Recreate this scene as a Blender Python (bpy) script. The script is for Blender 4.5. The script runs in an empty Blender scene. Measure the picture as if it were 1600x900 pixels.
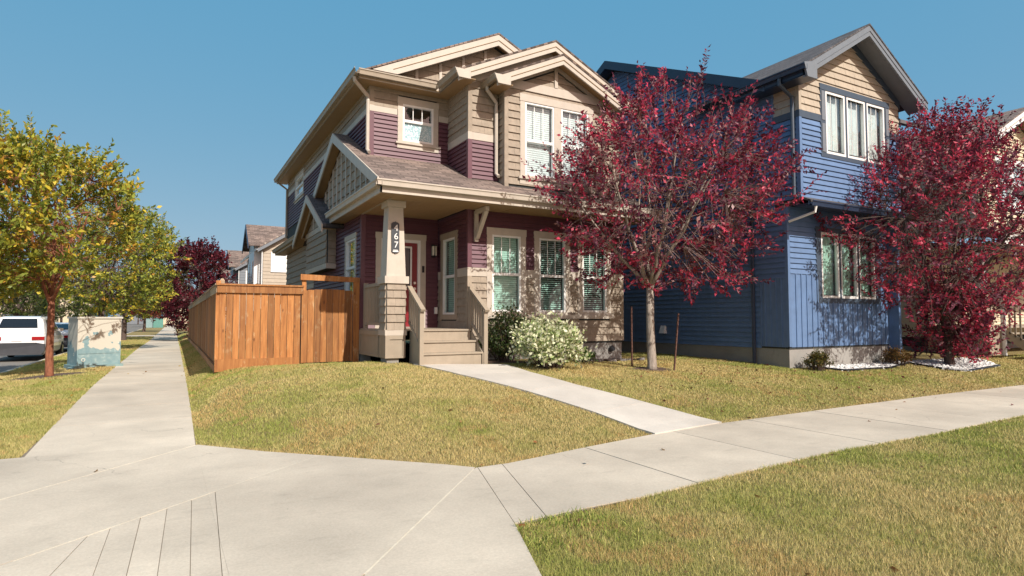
import bpy, math, random
import numpy as np
from mathutils import Vector, Matrix
R = math.radians
scene = bpy.context.scene
# ------------------------------------------------------------------ camera, light, exposure
CAM_H = 1.5
FPX = 947.0                                    # focal length in pixels of a 1600 px wide frame
PITCH = math.atan(48 / FPX)
YAW = math.atan(528 / math.hypot(FPX, 48))
cd = bpy.data.cameras.new('camera'); cam = bpy.data.objects.new('camera', cd)
scene.collection.objects.link(cam); scene.camera = cam
cd.sensor_width = 36; cd.lens = 36 * FPX / 1600; cd.clip_start = .05; cd.clip_end = 4000
cam.location = (0, 0, CAM_H); cam.rotation_euler = (math.pi / 2 + PITCH, 0, -YAW)
SUN_EL = R(40); SUN_AZ = R(9)                  # azimuth from -Y (behind the camera) towards +X
sun_dir = Vector((math.sin(SUN_AZ) * math.cos(SUN_EL), -math.cos(SUN_AZ) * math.cos(SUN_EL), math.sin(SUN_EL)))
world = bpy.data.worlds.new('World'); scene.world = world; world.use_nodes = True
wn = world.node_tree; bg = wn.nodes['Background']
sky = wn.nodes.new('ShaderNodeTexSky'); sky.sky_type = 'NISHITA'; sky.sun_disc = False
sky.sun_elevation = SUN_EL
sky.sun_rotation = math.atan2(sun_dir.x, sun_dir.y)
sky.altitude = 0; sky.air_density = .5; sky.dust_density = 2.; sky.ozone_density = 4.
tint = wn.nodes.new('ShaderNodeMix'); tint.data_type = 'RGBA'; tint.blend_type = 'MULTIPLY'; tint.inputs[0].default_value = 1; tint.inputs[7].default_value = (.72, .31, .09, 1)
wn.links.new(sky.outputs[0], tint.inputs[6]); 
veil = wn.nodes.new('ShaderNodeMix'); veil.data_type = 'RGBA'; veil.blend_type = 'ADD'; veil.inputs[0].default_value = 1; veil.inputs[7].default_value = (.22, 1.45, 2.6, 1)   # even smoke-blue veil of the hazy day
wn.links.new(tint.outputs[2], veil.inputs[6]); wn.links.new(veil.outputs[2], bg.inputs[0]); bg.inputs[1].default_value = .15
sl = bpy.data.lights.new('sun', 'SUN'); sun = bpy.data.objects.new('sun', sl); scene.collection.objects.link(sun)
sl.energy = 4.05; sl.angle = R(.53); sl.color = (1, .945, .86)
sun.rotation_euler = sun_dir.to_track_quat('Z', 'Y').to_euler(); sun.location = (0, -10, 30)
scene.view_settings.view_transform = 'Standard'; scene.view_settings.look = 'None'
scene.view_settings.exposure = .46; scene.view_settings.gamma = 1
scene.render.engine = 'CYCLES'
scene.cycles.max_bounces = 8; scene.cycles.transparent_max_bounces = 16

# ------------------------------------------------------------------ helpers
rnd = random.Random(7)
col = scene.collection
def srgb(r, g, b):
    f = lambda c: (c / 255 / 12.92) if c <= 10 else ((c / 255 + .055) / 1.055) ** 2.4
    return (f(r), f(g), f(b))
def tag(o, label=None, cat=None, group=None, kind=None):
    if label: o['label'] = label
    if cat: o['category'] = cat
    if group: o['group'] = group
    if kind: o['kind'] = kind
    return o
def thing(name, label, cat, loc=(0, 0, 0), group=None):
    o = bpy.data.objects.new(name, None); col.objects.link(o); o.location = loc; o.empty_display_size = .2
    return tag(o, label, cat, group)
def root_loc(o):
    v = Vector(o.location); p = o.parent
    while p: v = v + Vector(p.location); p = p.parent
    return v
def link(name, me, parent=None):
    o = bpy.data.objects.new(name, me); col.objects.link(o)
    if parent:
        o.parent = parent
        r = parent
        while r.parent: r = r.parent
        if parent is r: o.matrix_parent_inverse = Matrix.Translation(-Vector(r.location))
    return o
def mesh(name, v, f, mat, parent=None, smooth=False, colors=None):
    me = bpy.data.meshes.new(name); me.from_pydata([tuple(p) for p in v], [], f)
    me.materials.append(mat)
    if smooth: me.polygons.foreach_set('use_smooth', [True] * len(me.polygons))
    me.update()
    return link(name, me, parent)
class MB:
    def __init__(s): s.v = []; s.f = []
    def poly(s, pts): n = len(s.v); s.v += [tuple(p) for p in pts]; s.f.append(tuple(range(n, n + len(pts)))); return s
    def prism(s, pts, d):
        """closed prism: polygon pts and the same polygon moved by d (vector, or one vector per point)"""
        n = len(s.v); k = len(pts); pts = [Vector(p) for p in pts]
        dd = d if isinstance(d, list) else [Vector(d)] * k
        s.v += [tuple(p) for p in pts] + [tuple(p + Vector(q)) for p, q in zip(pts, dd)]
        nrm = Vector((0, 0, 0))
        for i in range(k):
            a = pts[i]; b = pts[(i + 1) % k]
            nrm += Vector(((a.y - b.y) * (a.z + b.z), (a.z - b.z) * (a.x + b.x), (a.x - b.x) * (a.y + b.y)))
        flip = nrm.dot(Vector(dd[0])) > 0
        A = list(range(n, n + k)); B = list(range(n + k, n + 2 * k))
        if flip: s.f.append(tuple(reversed(A))); s.f.append(tuple(B))
        else: s.f.append(tuple(A)); s.f.append(tuple(reversed(B)))
        for i in range(k):
            j = (i + 1) % k
            q = (A[i], A[j], B[j], B[i])
            s.f.append(q if flip else tuple(reversed(q)))
        return s
    def box(s, x0, x1, y0, y1, z0, z1):
        return s.prism([(x0, y0, z0), (x1, y0, z0), (x1, y1, z0), (x0, y1, z0)], (0, 0, z1 - z0))
    def bar(s, p, q, w, h, up=(0, 0, 1)):
        p = Vector(p); q = Vector(q); d = (q - p).normalized(); a = d.cross(Vector(up)).normalized(); b = a.cross(d).normalized()
        return s.prism([p + a * (i * w / 2) + b * (j * h / 2) for i, j in ((-1, -1), (1, -1), (1, 1), (-1, 1))], q - p)
    def tube(s, pts, rad, seg=8, cap=True):
        pts = [Vector(p) for p in pts]; rad = rad if isinstance(rad, (list, tuple)) else [rad] * len(pts)
        n0 = len(s.v); ref = None
        for i, p in enumerate(pts):
            d = (pts[min(i + 1, len(pts) - 1)] - pts[max(i - 1, 0)]).normalized()
            if ref is None: ref = Vector((0, 0, 1)) if abs(d.z) < .9 else Vector((1, 0, 0))
            a = d.cross(ref).normalized(); b = a.cross(d).normalized(); ref = b
            for k in range(seg):
                t = 2 * math.pi * k / seg
                s.v.append(tuple(p + (a * math.cos(t) + b * math.sin(t)) * rad[i]))
        for i in range(len(pts) - 1):
            for k in range(seg):
                k2 = (k + 1) % seg; o = n0 + i * seg
                s.f.append((o + k, o + k2, o + seg + k2, o + seg + k))
        if cap:
            s.f.append(tuple(n0 + k for k in reversed(range(seg)))); s.f.append(tuple(n0 + (len(pts) - 1) * seg + k for k in range(seg)))
        return s
    def lathe(s, c, prof, seg=16):
        n0 = len(s.v); c = Vector(c)
        for r_, z in prof:
            for k in range(seg):
                t = 2 * math.pi * k / seg; s.v.append((c.x + r_ * math.cos(t), c.y + r_ * math.sin(t), c.z + z))
        for i in range(len(prof) - 1):
            for k in range(seg):
                k2 = (k + 1) % seg; o = n0 + i * seg
                s.f.append((o + k, o + k2, o + seg + k2, o + seg + k))
        return s
    def build(s, name, mat, parent=None, smooth=False): return mesh(name, s.v, s.f, mat, parent, smooth)
def box_part(name, mat, parent, *b): return MB().box(*b).build(name, mat, parent)

# pixel -> world
_fw0 = Vector((math.sin(YAW), math.cos(YAW), 0)); _rt = Vector((math.cos(YAW), -math.sin(YAW), 0))
_fw = _fw0 * math.cos(PITCH) + Vector((0, 0, 1)) * math.sin(PITCH); _up = -_fw0 * math.sin(PITCH) + Vector((0, 0, 1)) * math.cos(PITCH)
def ray(x, y): return _fw + _rt * ((x - 800) / FPX) + _up * ((450 - y) / FPX)
def onz(x, y, z=0.):
    d = ray(x, y); t = (z - CAM_H) / d.z; return Vector((0, 0, CAM_H)) + d * t
def onY(x, y, Y):
    d = ray(x, y); return Vector((0, 0, CAM_H)) + d * (Y / d.y)
def onX(x, y, X):
    d = ray(x, y); return Vector((0, 0, CAM_H)) + d * (X / d.x)

# ------------------------------------------------------------------ materials
def nodemat(name):
    m = bpy.data.materials.new(name); m.use_nodes = True
    return m, m.node_tree, m.node_tree.nodes['Principled BSDF']
def N(nt, t, **kw):
    n = nt.nodes.new(t)
    for k, v in kw.items():
        if k in n.inputs: n.inputs[k].default_value = v
        else: setattr(n, k, v)
    return n
def ramp(nt, fac, stops):
    r = nt.nodes.new('ShaderNodeValToRGB'); e = r.color_ramp.elements
    while len(e) < len(stops): e.new(.5)
    for q, (p, c) in zip(e, stops): q.position = p; q.color = (*c, 1) if len(c) == 3 else c
    nt.links.new(fac, r.inputs[0]); return r.outputs[0]
def coords(nt, scale=(1, 1, 1), rot=(0, 0, 0)):
    t = N(nt, 'ShaderNodeTexCoord'); mp = N(nt, 'ShaderNodeMapping'); mp.inputs['Scale'].default_value = scale; mp.inputs['Rotation'].default_value = rot
    nt.links.new(t.outputs['Object'], mp.inputs[0]); return mp.outputs[0]
def noise(nt, vec, scale, detail=4, rough=.55):
    n = N(nt, 'ShaderNodeTexNoise', Scale=scale, Detail=detail, Roughness=rough); nt.links.new(vec, n.inputs['Vector']); return n.outputs[0]
def mixc(nt, a, b, fac, mode='MIX'):
    m = N(nt, 'ShaderNodeMix', data_type='RGBA', blend_type=mode)
    for i, v in ((0, fac), (6, a), (7, b)):
        if isinstance(v, (int, float)): m.inputs[i].default_value = v
        elif isinstance(v, tuple): m.inputs[i].default_value = (*v, 1)
        else: nt.links.new(v, m.inputs[i])
    return m.outputs[2]
def bump(nt, p, h, strength=.3, dist=.01):
    b = N(nt, 'ShaderNodeBump', Strength=strength, Distance=dist); nt.links.new(h, b.inputs['Height']); nt.links.new(b.outputs[0], p.inputs['Normal'])
def objrand(nt): return N(nt, 'ShaderNodeObjectInfo').outputs['Random']
def painted(name, c, rough=.55, var=.10, scale=(1, 1, 1), nscale=6, grain=None, perobj=.0, dirt=.12):
    """painted or vinyl surface: slow tone drift, fine grain, faint dirt"""
    m, nt, p = nodemat(name); v = coords(nt, scale)
    lo = tuple(x * (1 - var) for x in c); hi = tuple(min(1, x * (1 + var)) for x in c)
    cc = ramp(nt, noise(nt, v, nscale, 5), [(.3, lo), (.7, hi)])
    if dirt: cc = mixc(nt, cc, tuple(x * .62 for x in c), ramp(nt, noise(nt, coords(nt, (2.5, 2.5, .45)), 2.2, 6, .65), [(.5, (0, 0, 0)), (.85, (dirt * 3,) * 3)]))
    if perobj:
        hsv = N(nt, 'ShaderNodeHueSaturation'); mr = N(nt, 'ShaderNodeMapRange'); mr.inputs[3].default_value = 1 - perobj; mr.inputs[4].default_value = 1 + perobj
        nt.links.new(objrand(nt), mr.inputs[0]); nt.links.new(mr.outputs[0], hsv.inputs['Value']); nt.links.new(cc, hsv.inputs['Color']); cc = hsv.outputs[0]
    nt.links.new(cc, p.inputs['Base Color']); p.inputs['Roughness'].default_value = rough
    g = grain or (1, 1, 1)
    bump(nt, p, noise(nt, coords(nt, g), 40, 3), .25, .004)
    return m
M = {}
M['maroon'] = painted('maroon_vinyl', (.122, .048, .066), .5, .08, grain=(.3, .3, 3), perobj=.05)
M['shake'] = painted('tan_shake', (.325, .268, .205), .75, .13, nscale=9, grain=(6, 6, .6), perobj=.06)
M['cream'] = painted('cream_trim', (.50, .445, .375), .5, .05)
M['taupe'] = painted('taupe_trim', (.34, .285, .215), .55, .06)
M['soffit'] = painted('soffit', (.31, .205, .10), .5, .05)
M['white'] = painted('white_vinyl', (.80, .80, .78), .35, .03, dirt=.03)
M['blue'] = painted('blue_vinyl', (.115, .195, .35), .5, .08, grain=(.3, .3, 3), perobj=.05)
M['slate'] = painted('slate_trim', (.055, .078, .112), .5, .06)
M['slategrey'] = painted('slate_grey_fascia', (.17, .19, .215), .5, .05)
M['navy'] = painted('navy_metal', (.02, .035, .07), .4, .08)
M['tanlap'] = painted('beige_lap', (.42, .355, .275), .6, .06, perobj=.04)
M['beigewall'] = painted('pale_beige_siding', (.62, .53, .38), .6, .05, perobj=.04)
M['red'] = painted('red_door', (.22, .012, .02), .35, .05, dirt=.03)
M['black'] = painted('black_metal', (.012, .012, .014), .4, .1, dirt=0)
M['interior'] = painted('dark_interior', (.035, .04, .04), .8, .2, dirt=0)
M['blind'] = painted('white_blind', (.80, .82, .80), .5, .03, dirt=0)
M['curtain'] = painted('pale_curtain', (.74, .76, .72), .8, .05, dirt=0)
M['chrome'], _nt, _p = nodemat('satin_nickel'); _p.inputs['Metallic'].default_value = 1; _p.inputs['Base Color'].default_value = (.6, .58, .55, 1); _p.inputs['Roughness'].default_value = .3
M['lampglass'] = painted('frosted_glass', (.8, .76, .62), .25, .03, dirt=0)
M['rust'] = painted('rusty_steel', (.11, .05, .035), .8, .4, nscale=30)
M['rubber'] = painted('rubber', (.015, .015, .016), .8, .2, dirt=0)
M['carwhite'], _nt, _p = nodemat('white_car_paint'); _p.inputs['Base Color'].default_value = (.80, .81, .82, 1); _p.inputs['Roughness'].default_value = .28; _p.inputs['Coat Weight'].default_value = .6
M['carglass'], _nt, _p = nodemat('tinted_car_glass'); _p.inputs['Base Color'].default_value = (.012, .016, .022, 1); _p.inputs['Roughness'].default_value = .06
M['carblack'] = painted('dark_plastic', (.045, .048, .055), .5, .1, dirt=0)
M['taillight'], _nt, _p = nodemat('red_lens'); _p.inputs['Base Color'].default_value = (.32, .008, .012, 1); _p.inputs['Roughness'].default_value = .12
def glass(name, tint, refl=.10):
    m, nt, p = nodemat(name); nt.nodes.remove(p)
    lw = N(nt, 'ShaderNodeLayerWeight', Blend=.5); fr = N(nt, 'ShaderNodeMath', operation='POWER'); nt.links.new(lw.outputs['Facing'], fr.inputs[0]); fr.inputs[1].default_value = 3.; gl = N(nt, 'ShaderNodeBsdfGlossy', Roughness=.02); tr = N(nt, 'ShaderNodeBsdfTransparent')
    tr.inputs[0].default_value = (*tint, 1); gl.inputs[0].default_value = (.95, .97, 1, 1)
    wv = noise(nt, coords(nt), 1.3, 2); b = N(nt, 'ShaderNodeBump', Strength=.05, Distance=.05); nt.links.new(wv, b.inputs['Height']); nt.links.new(b.outputs[0], gl.inputs['Normal'])
    a = N(nt, 'ShaderNodeMath', operation='MULTIPLY_ADD'); nt.links.new(fr.outputs[0], a.inputs[0]); a.inputs[1].default_value = .75; a.inputs[2].default_value = refl
    mx = N(nt, 'ShaderNodeMixShader'); nt.links.new(a.outputs[0], mx.inputs[0]); nt.links.new(tr.outputs[0], mx.inputs[1]); nt.links.new(gl.outputs[0], mx.inputs[2])
    nt.links.new(mx.outputs[0], nt.nodes['Material Output'].inputs[0]); return m
M['glass'] = glass('window_glass', (.88, .95, .96), .14); M['glassgreen'] = glass('green_window_glass', (.62, .80, .74), .05)
def m_frost():
    m, nt, p = nodemat('patterned_privacy_glass'); v = N(nt, 'ShaderNodeTexVoronoi', Scale=26); nt.links.new(coords(nt), v.inputs['Vector'])
    c = ramp(nt, v.outputs['Distance'], [(.15, (.68, .80, .82)), (.55, (.33, .50, .55))]); nt.links.new(c, p.inputs['Base Color']); p.inputs['Roughness'].default_value = .25
    bump(nt, p, v.outputs['Distance'], .8, .01); return m
M['frost'] = m_frost()
def m_roof(name, c):
    m, nt, p = nodemat(name)
    t = N(nt, 'ShaderNodeTexCoord'); br = N(nt, 'ShaderNodeTexBrick', Scale=1.0)
    br.inputs['Brick Width'].default_value = .32; br.inputs['Row Height'].default_value = .13; br.inputs['Mortar Size'].default_value = .012
    br.inputs['Color1'].default_value = (*[x * 1.38 for x in c], 1); br.inputs['Color2'].default_value = (*[x * .62 for x in c], 1); br.inputs['Mortar'].default_value = (*[x * .42 for x in c], 1); br.offset = .37
    nt.links.new(t.outputs['UV'], br.inputs['Vector'])
    g = noise(nt, coords(nt), 90, 3, .8); cc = mixc(nt, br.outputs[0], ramp(nt, g, [(.25, (.45, .43, .42)), (.75, (1.35, 1.35, 1.35))]), .65, 'MULTIPLY')
    cc = mixc(nt, cc, ramp(nt, noise(nt, coords(nt), 1.1, 5), [(.3, (.8, .8, .82)), (.7, (1.12, 1.1, 1.08))]), 1., 'MULTIPLY')
    nt.links.new(cc, p.inputs['Base Color']); p.inputs['Roughness'].default_value = .95
    bump(nt, p, br.outputs['Fac'], -.6, .012); return m
M['roof'] = m_roof('brown_asphalt_shingle', (.215, .165, .140)); M['roofdark'] = m_roof('dark_asphalt_shingle', (.10, .095, .10))
def m_concrete(name, c, stain=.5):
    m, nt, p = nodemat(name); v = coords(nt)
    cc = ramp(nt, noise(nt, v, .9, 6, .6), [(.28, tuple(x * .84 for x in c)), (.72, tuple(x * 1.1 for x in c))])
    cc = mixc(nt, cc, ramp(nt, noise(nt, v, 55, 4, .75), [(.25, (.80, .79, .77)), (.75, (1.12, 1.12, 1.12))]), .8, 'MULTIPLY')
    cc = mixc(nt, cc, tuple(x * .55 for x in c), ramp(nt, noise(nt, coords(nt, (1, 2.2, 1), (0, 0, .5)), 2.6, 8, .68), [(.56, (0, 0, 0)), (.8, (stain,) * 3)]))
    cc = mixc(nt, cc, ramp(nt, noise(nt, coords(nt, (1, 1, 1), (0, 0, .9)), .33, 4, .6), [(.35, (.80, .79, .78)), (.65, (1.08, 1.08, 1.07))]), .9, 'MULTIPLY')
    ck = N(nt, 'ShaderNodeTexVoronoi', Scale=.42, feature='DISTANCE_TO_EDGE'); wob = N(nt, 'ShaderNodeTexNoise', Scale=2.2, Detail=6.); nt.links.new(v, wob.inputs['Vector']); vm = N(nt, 'ShaderNodeVectorMath', operation='MULTIPLY_ADD'); nt.links.new(wob.outputs['Color'], vm.inputs[0]); vm.inputs[1].default_value = (.5, .5, .5); nt.links.new(v, vm.inputs[2]); nt.links.new(vm.outputs[0], ck.inputs['Vector'])
    cc = mixc(nt, cc, tuple(x * .35 for x in c), mixc(nt, ramp(nt, ck.outputs['Distance'], [(.0012, (.7,) * 3), (.004, (0, 0, 0))]), ramp(nt, noise(nt, v, .5, 2), [(.52, (0, 0, 0)), (.6, (1, 1, 1))]), 1., 'MULTIPLY'))
    sp = N(nt, 'ShaderNodeTexVoronoi', Scale=3.2); nt.links.new(v, sp.inputs['Vector'])
    cc = mixc(nt, cc, (.06, .045, .03), ramp(nt, sp.outputs['Distance'], [(.012, (.8,) * 3), (.022, (0, 0, 0))]))
    hsv = N(nt, 'ShaderNodeHueSaturation'); mr = N(nt, 'ShaderNodeMapRange'); mr.inputs[3].default_value = .94; mr.inputs[4].default_value = 1.05
    nt.links.new(objrand(nt), mr.inputs[0]); nt.links.new(mr.outputs[0], hsv.inputs['Value']); nt.links.new(cc, hsv.inputs['Color'])
    nt.links.new(hsv.outputs[0], p.inputs['Base Color']); p.inputs['Roughness'].default_value = .92
    bump(nt, p, noise(nt, v, 130, 4, .7), .35, .004); return m
M['conc'] = m_concrete('warm_concrete', (.57, .505, .41)); M['concnew'] = m_concrete('pale_concrete', (.58, .54, .48), .3)
M['found'] = m_concrete('foundation_concrete', (.33, .32, .30), .8); M['joint'] = m_concrete('joint_sealant', (.66, .60, .48), .3); M['jointdark'] = m_concrete('joint_dirt', (.24, .20, .155), .5)
M['asphalt'] = m_concrete('asphalt', (.20, .185, .165), .4)
def m_wood(name, c1, c2, c3):
    m, nt, p = nodemat(name); info = N(nt, 'ShaderNodeObjectInfo')
    t = N(nt, 'ShaderNodeTexCoord'); add = N(nt, 'ShaderNodeVectorMath', operation='ADD'); sc = N(nt, 'ShaderNodeVectorMath', operation='SCALE'); sc.inputs['Scale'].default_value = 37.
    cx = N(nt, 'ShaderNodeCombineXYZ'); [nt.links.new(info.outputs['Random'], cx.inputs[i]) for i in range(3)]
    nt.links.new(cx.outputs[0], sc.inputs[0]); nt.links.new(t.outputs['Object'], add.inputs[0]); nt.links.new(sc.outputs[0], add.inputs[1])
    mp = N(nt, 'ShaderNodeMapping'); mp.inputs['Scale'].default_value = (7, 7, .55); nt.links.new(add.outputs[0], mp.inputs[0])
    ds = noise(nt, mp.outputs[0], 3.2, 7, .62)
    cc = ramp(nt, ds, [(.25, c2), (.5, c1), (.75, c3)])
    mp2 = N(nt, 'ShaderNodeMapping'); mp2.inputs['Scale'].default_value = (3, 3, 1.1); nt.links.new(add.outputs[0], mp2.inputs[0])
    kn = N(nt, 'ShaderNodeTexVoronoi', Scale=2.1); nt.links.new(mp2.outputs[0], kn.inputs['Vector'])
    cc = mixc(nt, cc, tuple(x * .3 for x in c2), ramp(nt, kn.outputs['Distance'], [(.03, (.85,) * 3), (.12, (0, 0, 0))]))
    wt = noise(nt, mp2.outputs[0], 2.6, 5, .7); cc = mixc(nt, cc, (.50, .32, .16), ramp(nt, wt, [(.58, (0, 0, 0)), (.70, (.8,) * 3)]))
    hsv = N(nt, 'ShaderNodeHueSaturation'); mr = N(nt, 'ShaderNodeMapRange'); mr.inputs[3].default_value = .6; mr.inputs[4].default_value = 1.3
    nt.links.new(info.outputs['Random'], mr.inputs[0]); nt.links.new(mr.outputs[0], hsv.inputs['Value']); nt.links.new(cc, hsv.inputs['Color'])
    nt.links.new(hsv.outputs[0], p.inputs['Base Color']); p.inputs['Roughness'].default_value = .7
    bump(nt, p, ds, .4, .006); return m
M['cedar'] = m_wood('stained_cedar', (.345, .142, .038), (.20, .068, .018), (.46, .21, .066))
M['greywood'] = m_wood('weathered_wood', (.34, .25, .16), (.22, .16, .10), (.46, .36, .25))
def m_bark(name, c1, c2):
    m, nt, p = nodemat(name); v = coords(nt, (5, 5, 1.1)); n = noise(nt, v, 5, 6, .65)
    nt.links.new(ramp(nt, n, [(.3, c1), (.7, c2)]), p.inputs['Base Color']); p.inputs['Roughness'].default_value = .85; bump(nt, p, n, .6, .02); return m
M['bark'] = m_bark('grey_bark', (.17, .135, .11), (.42, .36, .30)); M['barkred'] = m_bark('copper_bark', (.12, .038, .02), (.36, .14, .07)); M['barkdark'] = m_bark('dark_bark', (.05, .035, .03), (.13, .09, .07))
M['twig'] = m_bark('twig_bark', (.09, .05, .045), (.24, .16, .14))
def m_leaf(name, trans=.35, rough=.45):
    m, nt, p = nodemat(name); a = N(nt, 'ShaderNodeAttribute', attribute_name='Col')
    nt.links.new(a.outputs[0], p.inputs['Base Color']); p.inputs['Roughness'].default_value = rough; p.inputs['Specular IOR Level'].default_value = .35
    tl = N(nt, 'ShaderNodeBsdfTranslucent'); nt.links.new(a.outputs[0], tl.inputs[0]); mx = N(nt, 'ShaderNodeMixShader', Fac=trans)
    nt.links.new(p.outputs[0], mx.inputs[1]); nt.links.new(tl.outputs[0], mx.inputs[2]); nt.links.new(mx.outputs[0], nt.nodes['Material Output'].inputs[0]); return m
M['leaf'] = m_leaf('leaf'); M['blade'] = m_leaf('grass_blade', .25, .7)
def m_lawn():
    m, nt, p = nodemat('lawn_soil'); v = coords(nt)
    a = ramp(nt, noise(nt, v, .55, 6, .6), [(.3, (.19, .175, .055)), (.5, (.30, .235, .095)), (.7, (.37, .28, .13))])
    a = mixc(nt, a, ramp(nt, noise(nt, v, 60, 5, .8), [(.2, (.35, .35, .3)), (.8, (1.35, 1.3, 1.2))]), .9, 'MULTIPLY')
    nt.links.new(a, p.inputs['Base Color']); p.inputs['Roughness'].default_value = 1; bump(nt, p, noise(nt, v, 80, 4, .8), .8, .03); return m
M['lawn'] = m_lawn()
M['mulch'] = painted('bark_mulch', (.10, .065, .045), .95, .5, nscale=30); M['rock'] = painted('grey_rock', (.20, .18, .165), .9, .35, nscale=12, perobj=.2)
M['whiterock'] = painted('white_rock', (.66, .66, .64), .8, .15, nscale=20, perobj=.1)

# ------------------------------------------------------------------ terrain
def sstep(a, b, x):
    t = np.clip((x - a) / (b - a), 0, 1); return t * t * (3 - 2 * t)
FAR_PX = [(746, 732), (794, 725), (904, 702), (1028, 678), (1128, 662), (1301, 639), (1456, 618.5), (1600, 602)]
NEAR_PX = [(805, 822), (870, 808), (1000, 778), (1120, 748), (1301, 706.5), (1456, 679), (1600, 649)]
FAR = [onz(*p).xy for p in FAR_PX]; NEAR = [onz(*p).xy for p in NEAR_PX]
_fx = np.array([p.x for p in FAR] + [40.]); _fy = np.array([p.y for p in FAR] + [FAR[-1].y + .1])
_pe = [onz(*p).xy for p in ((305, 696), (415, 707), (500, 713), (690, 727))]
_hx = np.concatenate([[p.x for p in _pe], _fx]); _hy = np.concatenate([[p.y for p in _pe], _fy])
_nx = np.array([p.x for p in NEAR] + [40.]); _ny = np.array([p.y for p in NEAR] + [NEAR[-1].y + .1])
def yfar(X): return np.interp(X, _fx, _fy)
def ynear(X): return np.interp(X, _nx, _ny)
def gz(X, Y):
    X = np.asarray(X, float); Y = np.asarray(Y, float)
    d = np.maximum(0, Y - np.interp(X, _hx, _hy) - .1)
    hl = .60 * np.tanh(d / 6.0 * 1.25) / math.tanh(1.25); hl = np.minimum(hl, .62) - .12 * sstep(11.8, 13.8, Y) - .2 * sstep(16, 45, Y)
    hr = .50 * (1 - np.exp(-d / 2.1))
    w = sstep(6.8, 9.2, X); h = hl * (1 - w) + hr * w
    b0 = .13 * sstep(8.6, 16, Y) * (1 - sstep(30, 50, Y)) * sstep(-3.9, -1.7, X)
    h = b0 + (h - b0) * (1 - np.exp(-np.maximum(0, X - .38) / .36))
    return h * (1 - sstep(60, 90, Y))
def gzf(x, y): return float(gz(x, y))
def ground_at(px, py):
    d = ray(px, py); t = 2.; o = Vector((0, 0, CAM_H)); step = .02
    while t < 300:
        p = o + d * t
        if p.z <= gzf(p.x, p.y): return p
        t += step * max(1, t / 12)
    return p
KERB_X = -4.05
def axis(parts):
    a = []
    for lo, hi, n in parts: a += list(np.linspace(lo, hi, n, endpoint=False))
    return np.array(a + [parts[-1][1]])
xs = axis([(-1500, -60, 6), (-60, -14, 6), (-14, KERB_X - .16, 5), (KERB_X - .16, KERB_X - .14, 1), (KERB_X - .14, .3, 14), (.3, 2, 22), (2, 20, 70), (20, 60, 14), (60, 1500, 6)])
FRONT_Y = 1.55
ys = axis([(-800, -60, 4), (-60, -8, 5), (-8, FRONT_Y, 8), (FRONT_Y, FRONT_Y + .02, 1), (FRONT_Y + .02, 16, 62), (16, 60, 34), (60, 120, 10), (120, 2500, 10)])
GX, GY = np.meshgrid(xs, ys, indexing='ij'); GZ = gz(GX, GY) - .008
GZ[(GX < KERB_X - .15)] = -.2; GZ[(GY < FRONT_Y + .01) & (GX > 3.4)] = -.2
V = np.stack([GX, GY, GZ], -1).reshape(-1, 3); ny = len(ys)
F_ = [(i * ny + j, (i + 1) * ny + j, (i + 1) * ny + j + 1, i * ny + j + 1) for i in range(len(xs) - 1) for j in range(ny - 1)]
tag(mesh('ground', V, F_, M['lawn'], smooth=True), 'sloping yard soil under the yellowing lawns', None, None, 'structure')

# ---- concrete: convex polygons cut into slabs
def clip(poly, nx, ny_, c):
    """keep nx*x+ny*y<=c"""
    out = []
    for i in range(len(poly)):
        a = poly[i]; b = poly[(i + 1) % len(poly)]; da = nx * a[0] + ny_ * a[1] - c; db = nx * b[0] + ny_ * b[1] - c
        if da <= 0: out.append(a)
        if (da < 0) != (db < 0) and abs(da - db) > 1e-12:
            t = da / (da - db); out.append((a[0] + (b[0] - a[0]) * t, a[1] + (b[1] - a[1]) * t))
    return out
def split(polys, p, q, gap):
    """split polygons by the line p-q leaving a gap"""
    p = Vector(p[:2]); q = Vector(q[:2]); d = (q - p).normalized(); n = (-d.y, d.x); c = n[0] * p.x + n[1] * p.y; res = []
    for P_ in polys:
        for s in (1, -1):
            k = clip(P_, n[0] * s, n[1] * s, c * s - gap / 2)
            if len(k) > 2: res.append(k)
    return res
def slabs(parent, polys, mat, top=.012, th=.10, name='slab'):
    for P_ in polys:
        a = sum(P_[i][0] * P_[(i + 1) % len(P_)][1] - P_[(i + 1) % len(P_)][0] * P_[i][1] for i in range(len(P_)))
        if abs(a) < .01: continue
        if a < 0: P_ = P_[::-1]
        jit = rnd.uniform(-.002, .002)
        MB().prism([(x, y, gzf(x, y) + top + jit) for x, y in P_], (0, 0, -th)).build(name, mat, parent)
W = lambda px, py, z=0.: tuple(onz(px, py, z).xy)
CONC = []                                       # 2-D polygons where no grass grows
# corner pad
pad_edge = [W(*p) for p in ((37, 716), (305, 696), (415, 707), (500, 713), (690, 727), (746, 732.5))]
pr = [W(805, 822), W(845, 900)]
dirv = (Vector(pr[1]) - Vector(pr[0])).normalized(); pr_end = tuple(Vector(pr[1]) + dirv * 2.2)
PAD = pad_edge + [W(748, 735)] + pr + [pr_end, (-3.0, FRONT_Y), (-3.0, pad_edge[0][1] + .05)]
CONC.append(PAD)
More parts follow.
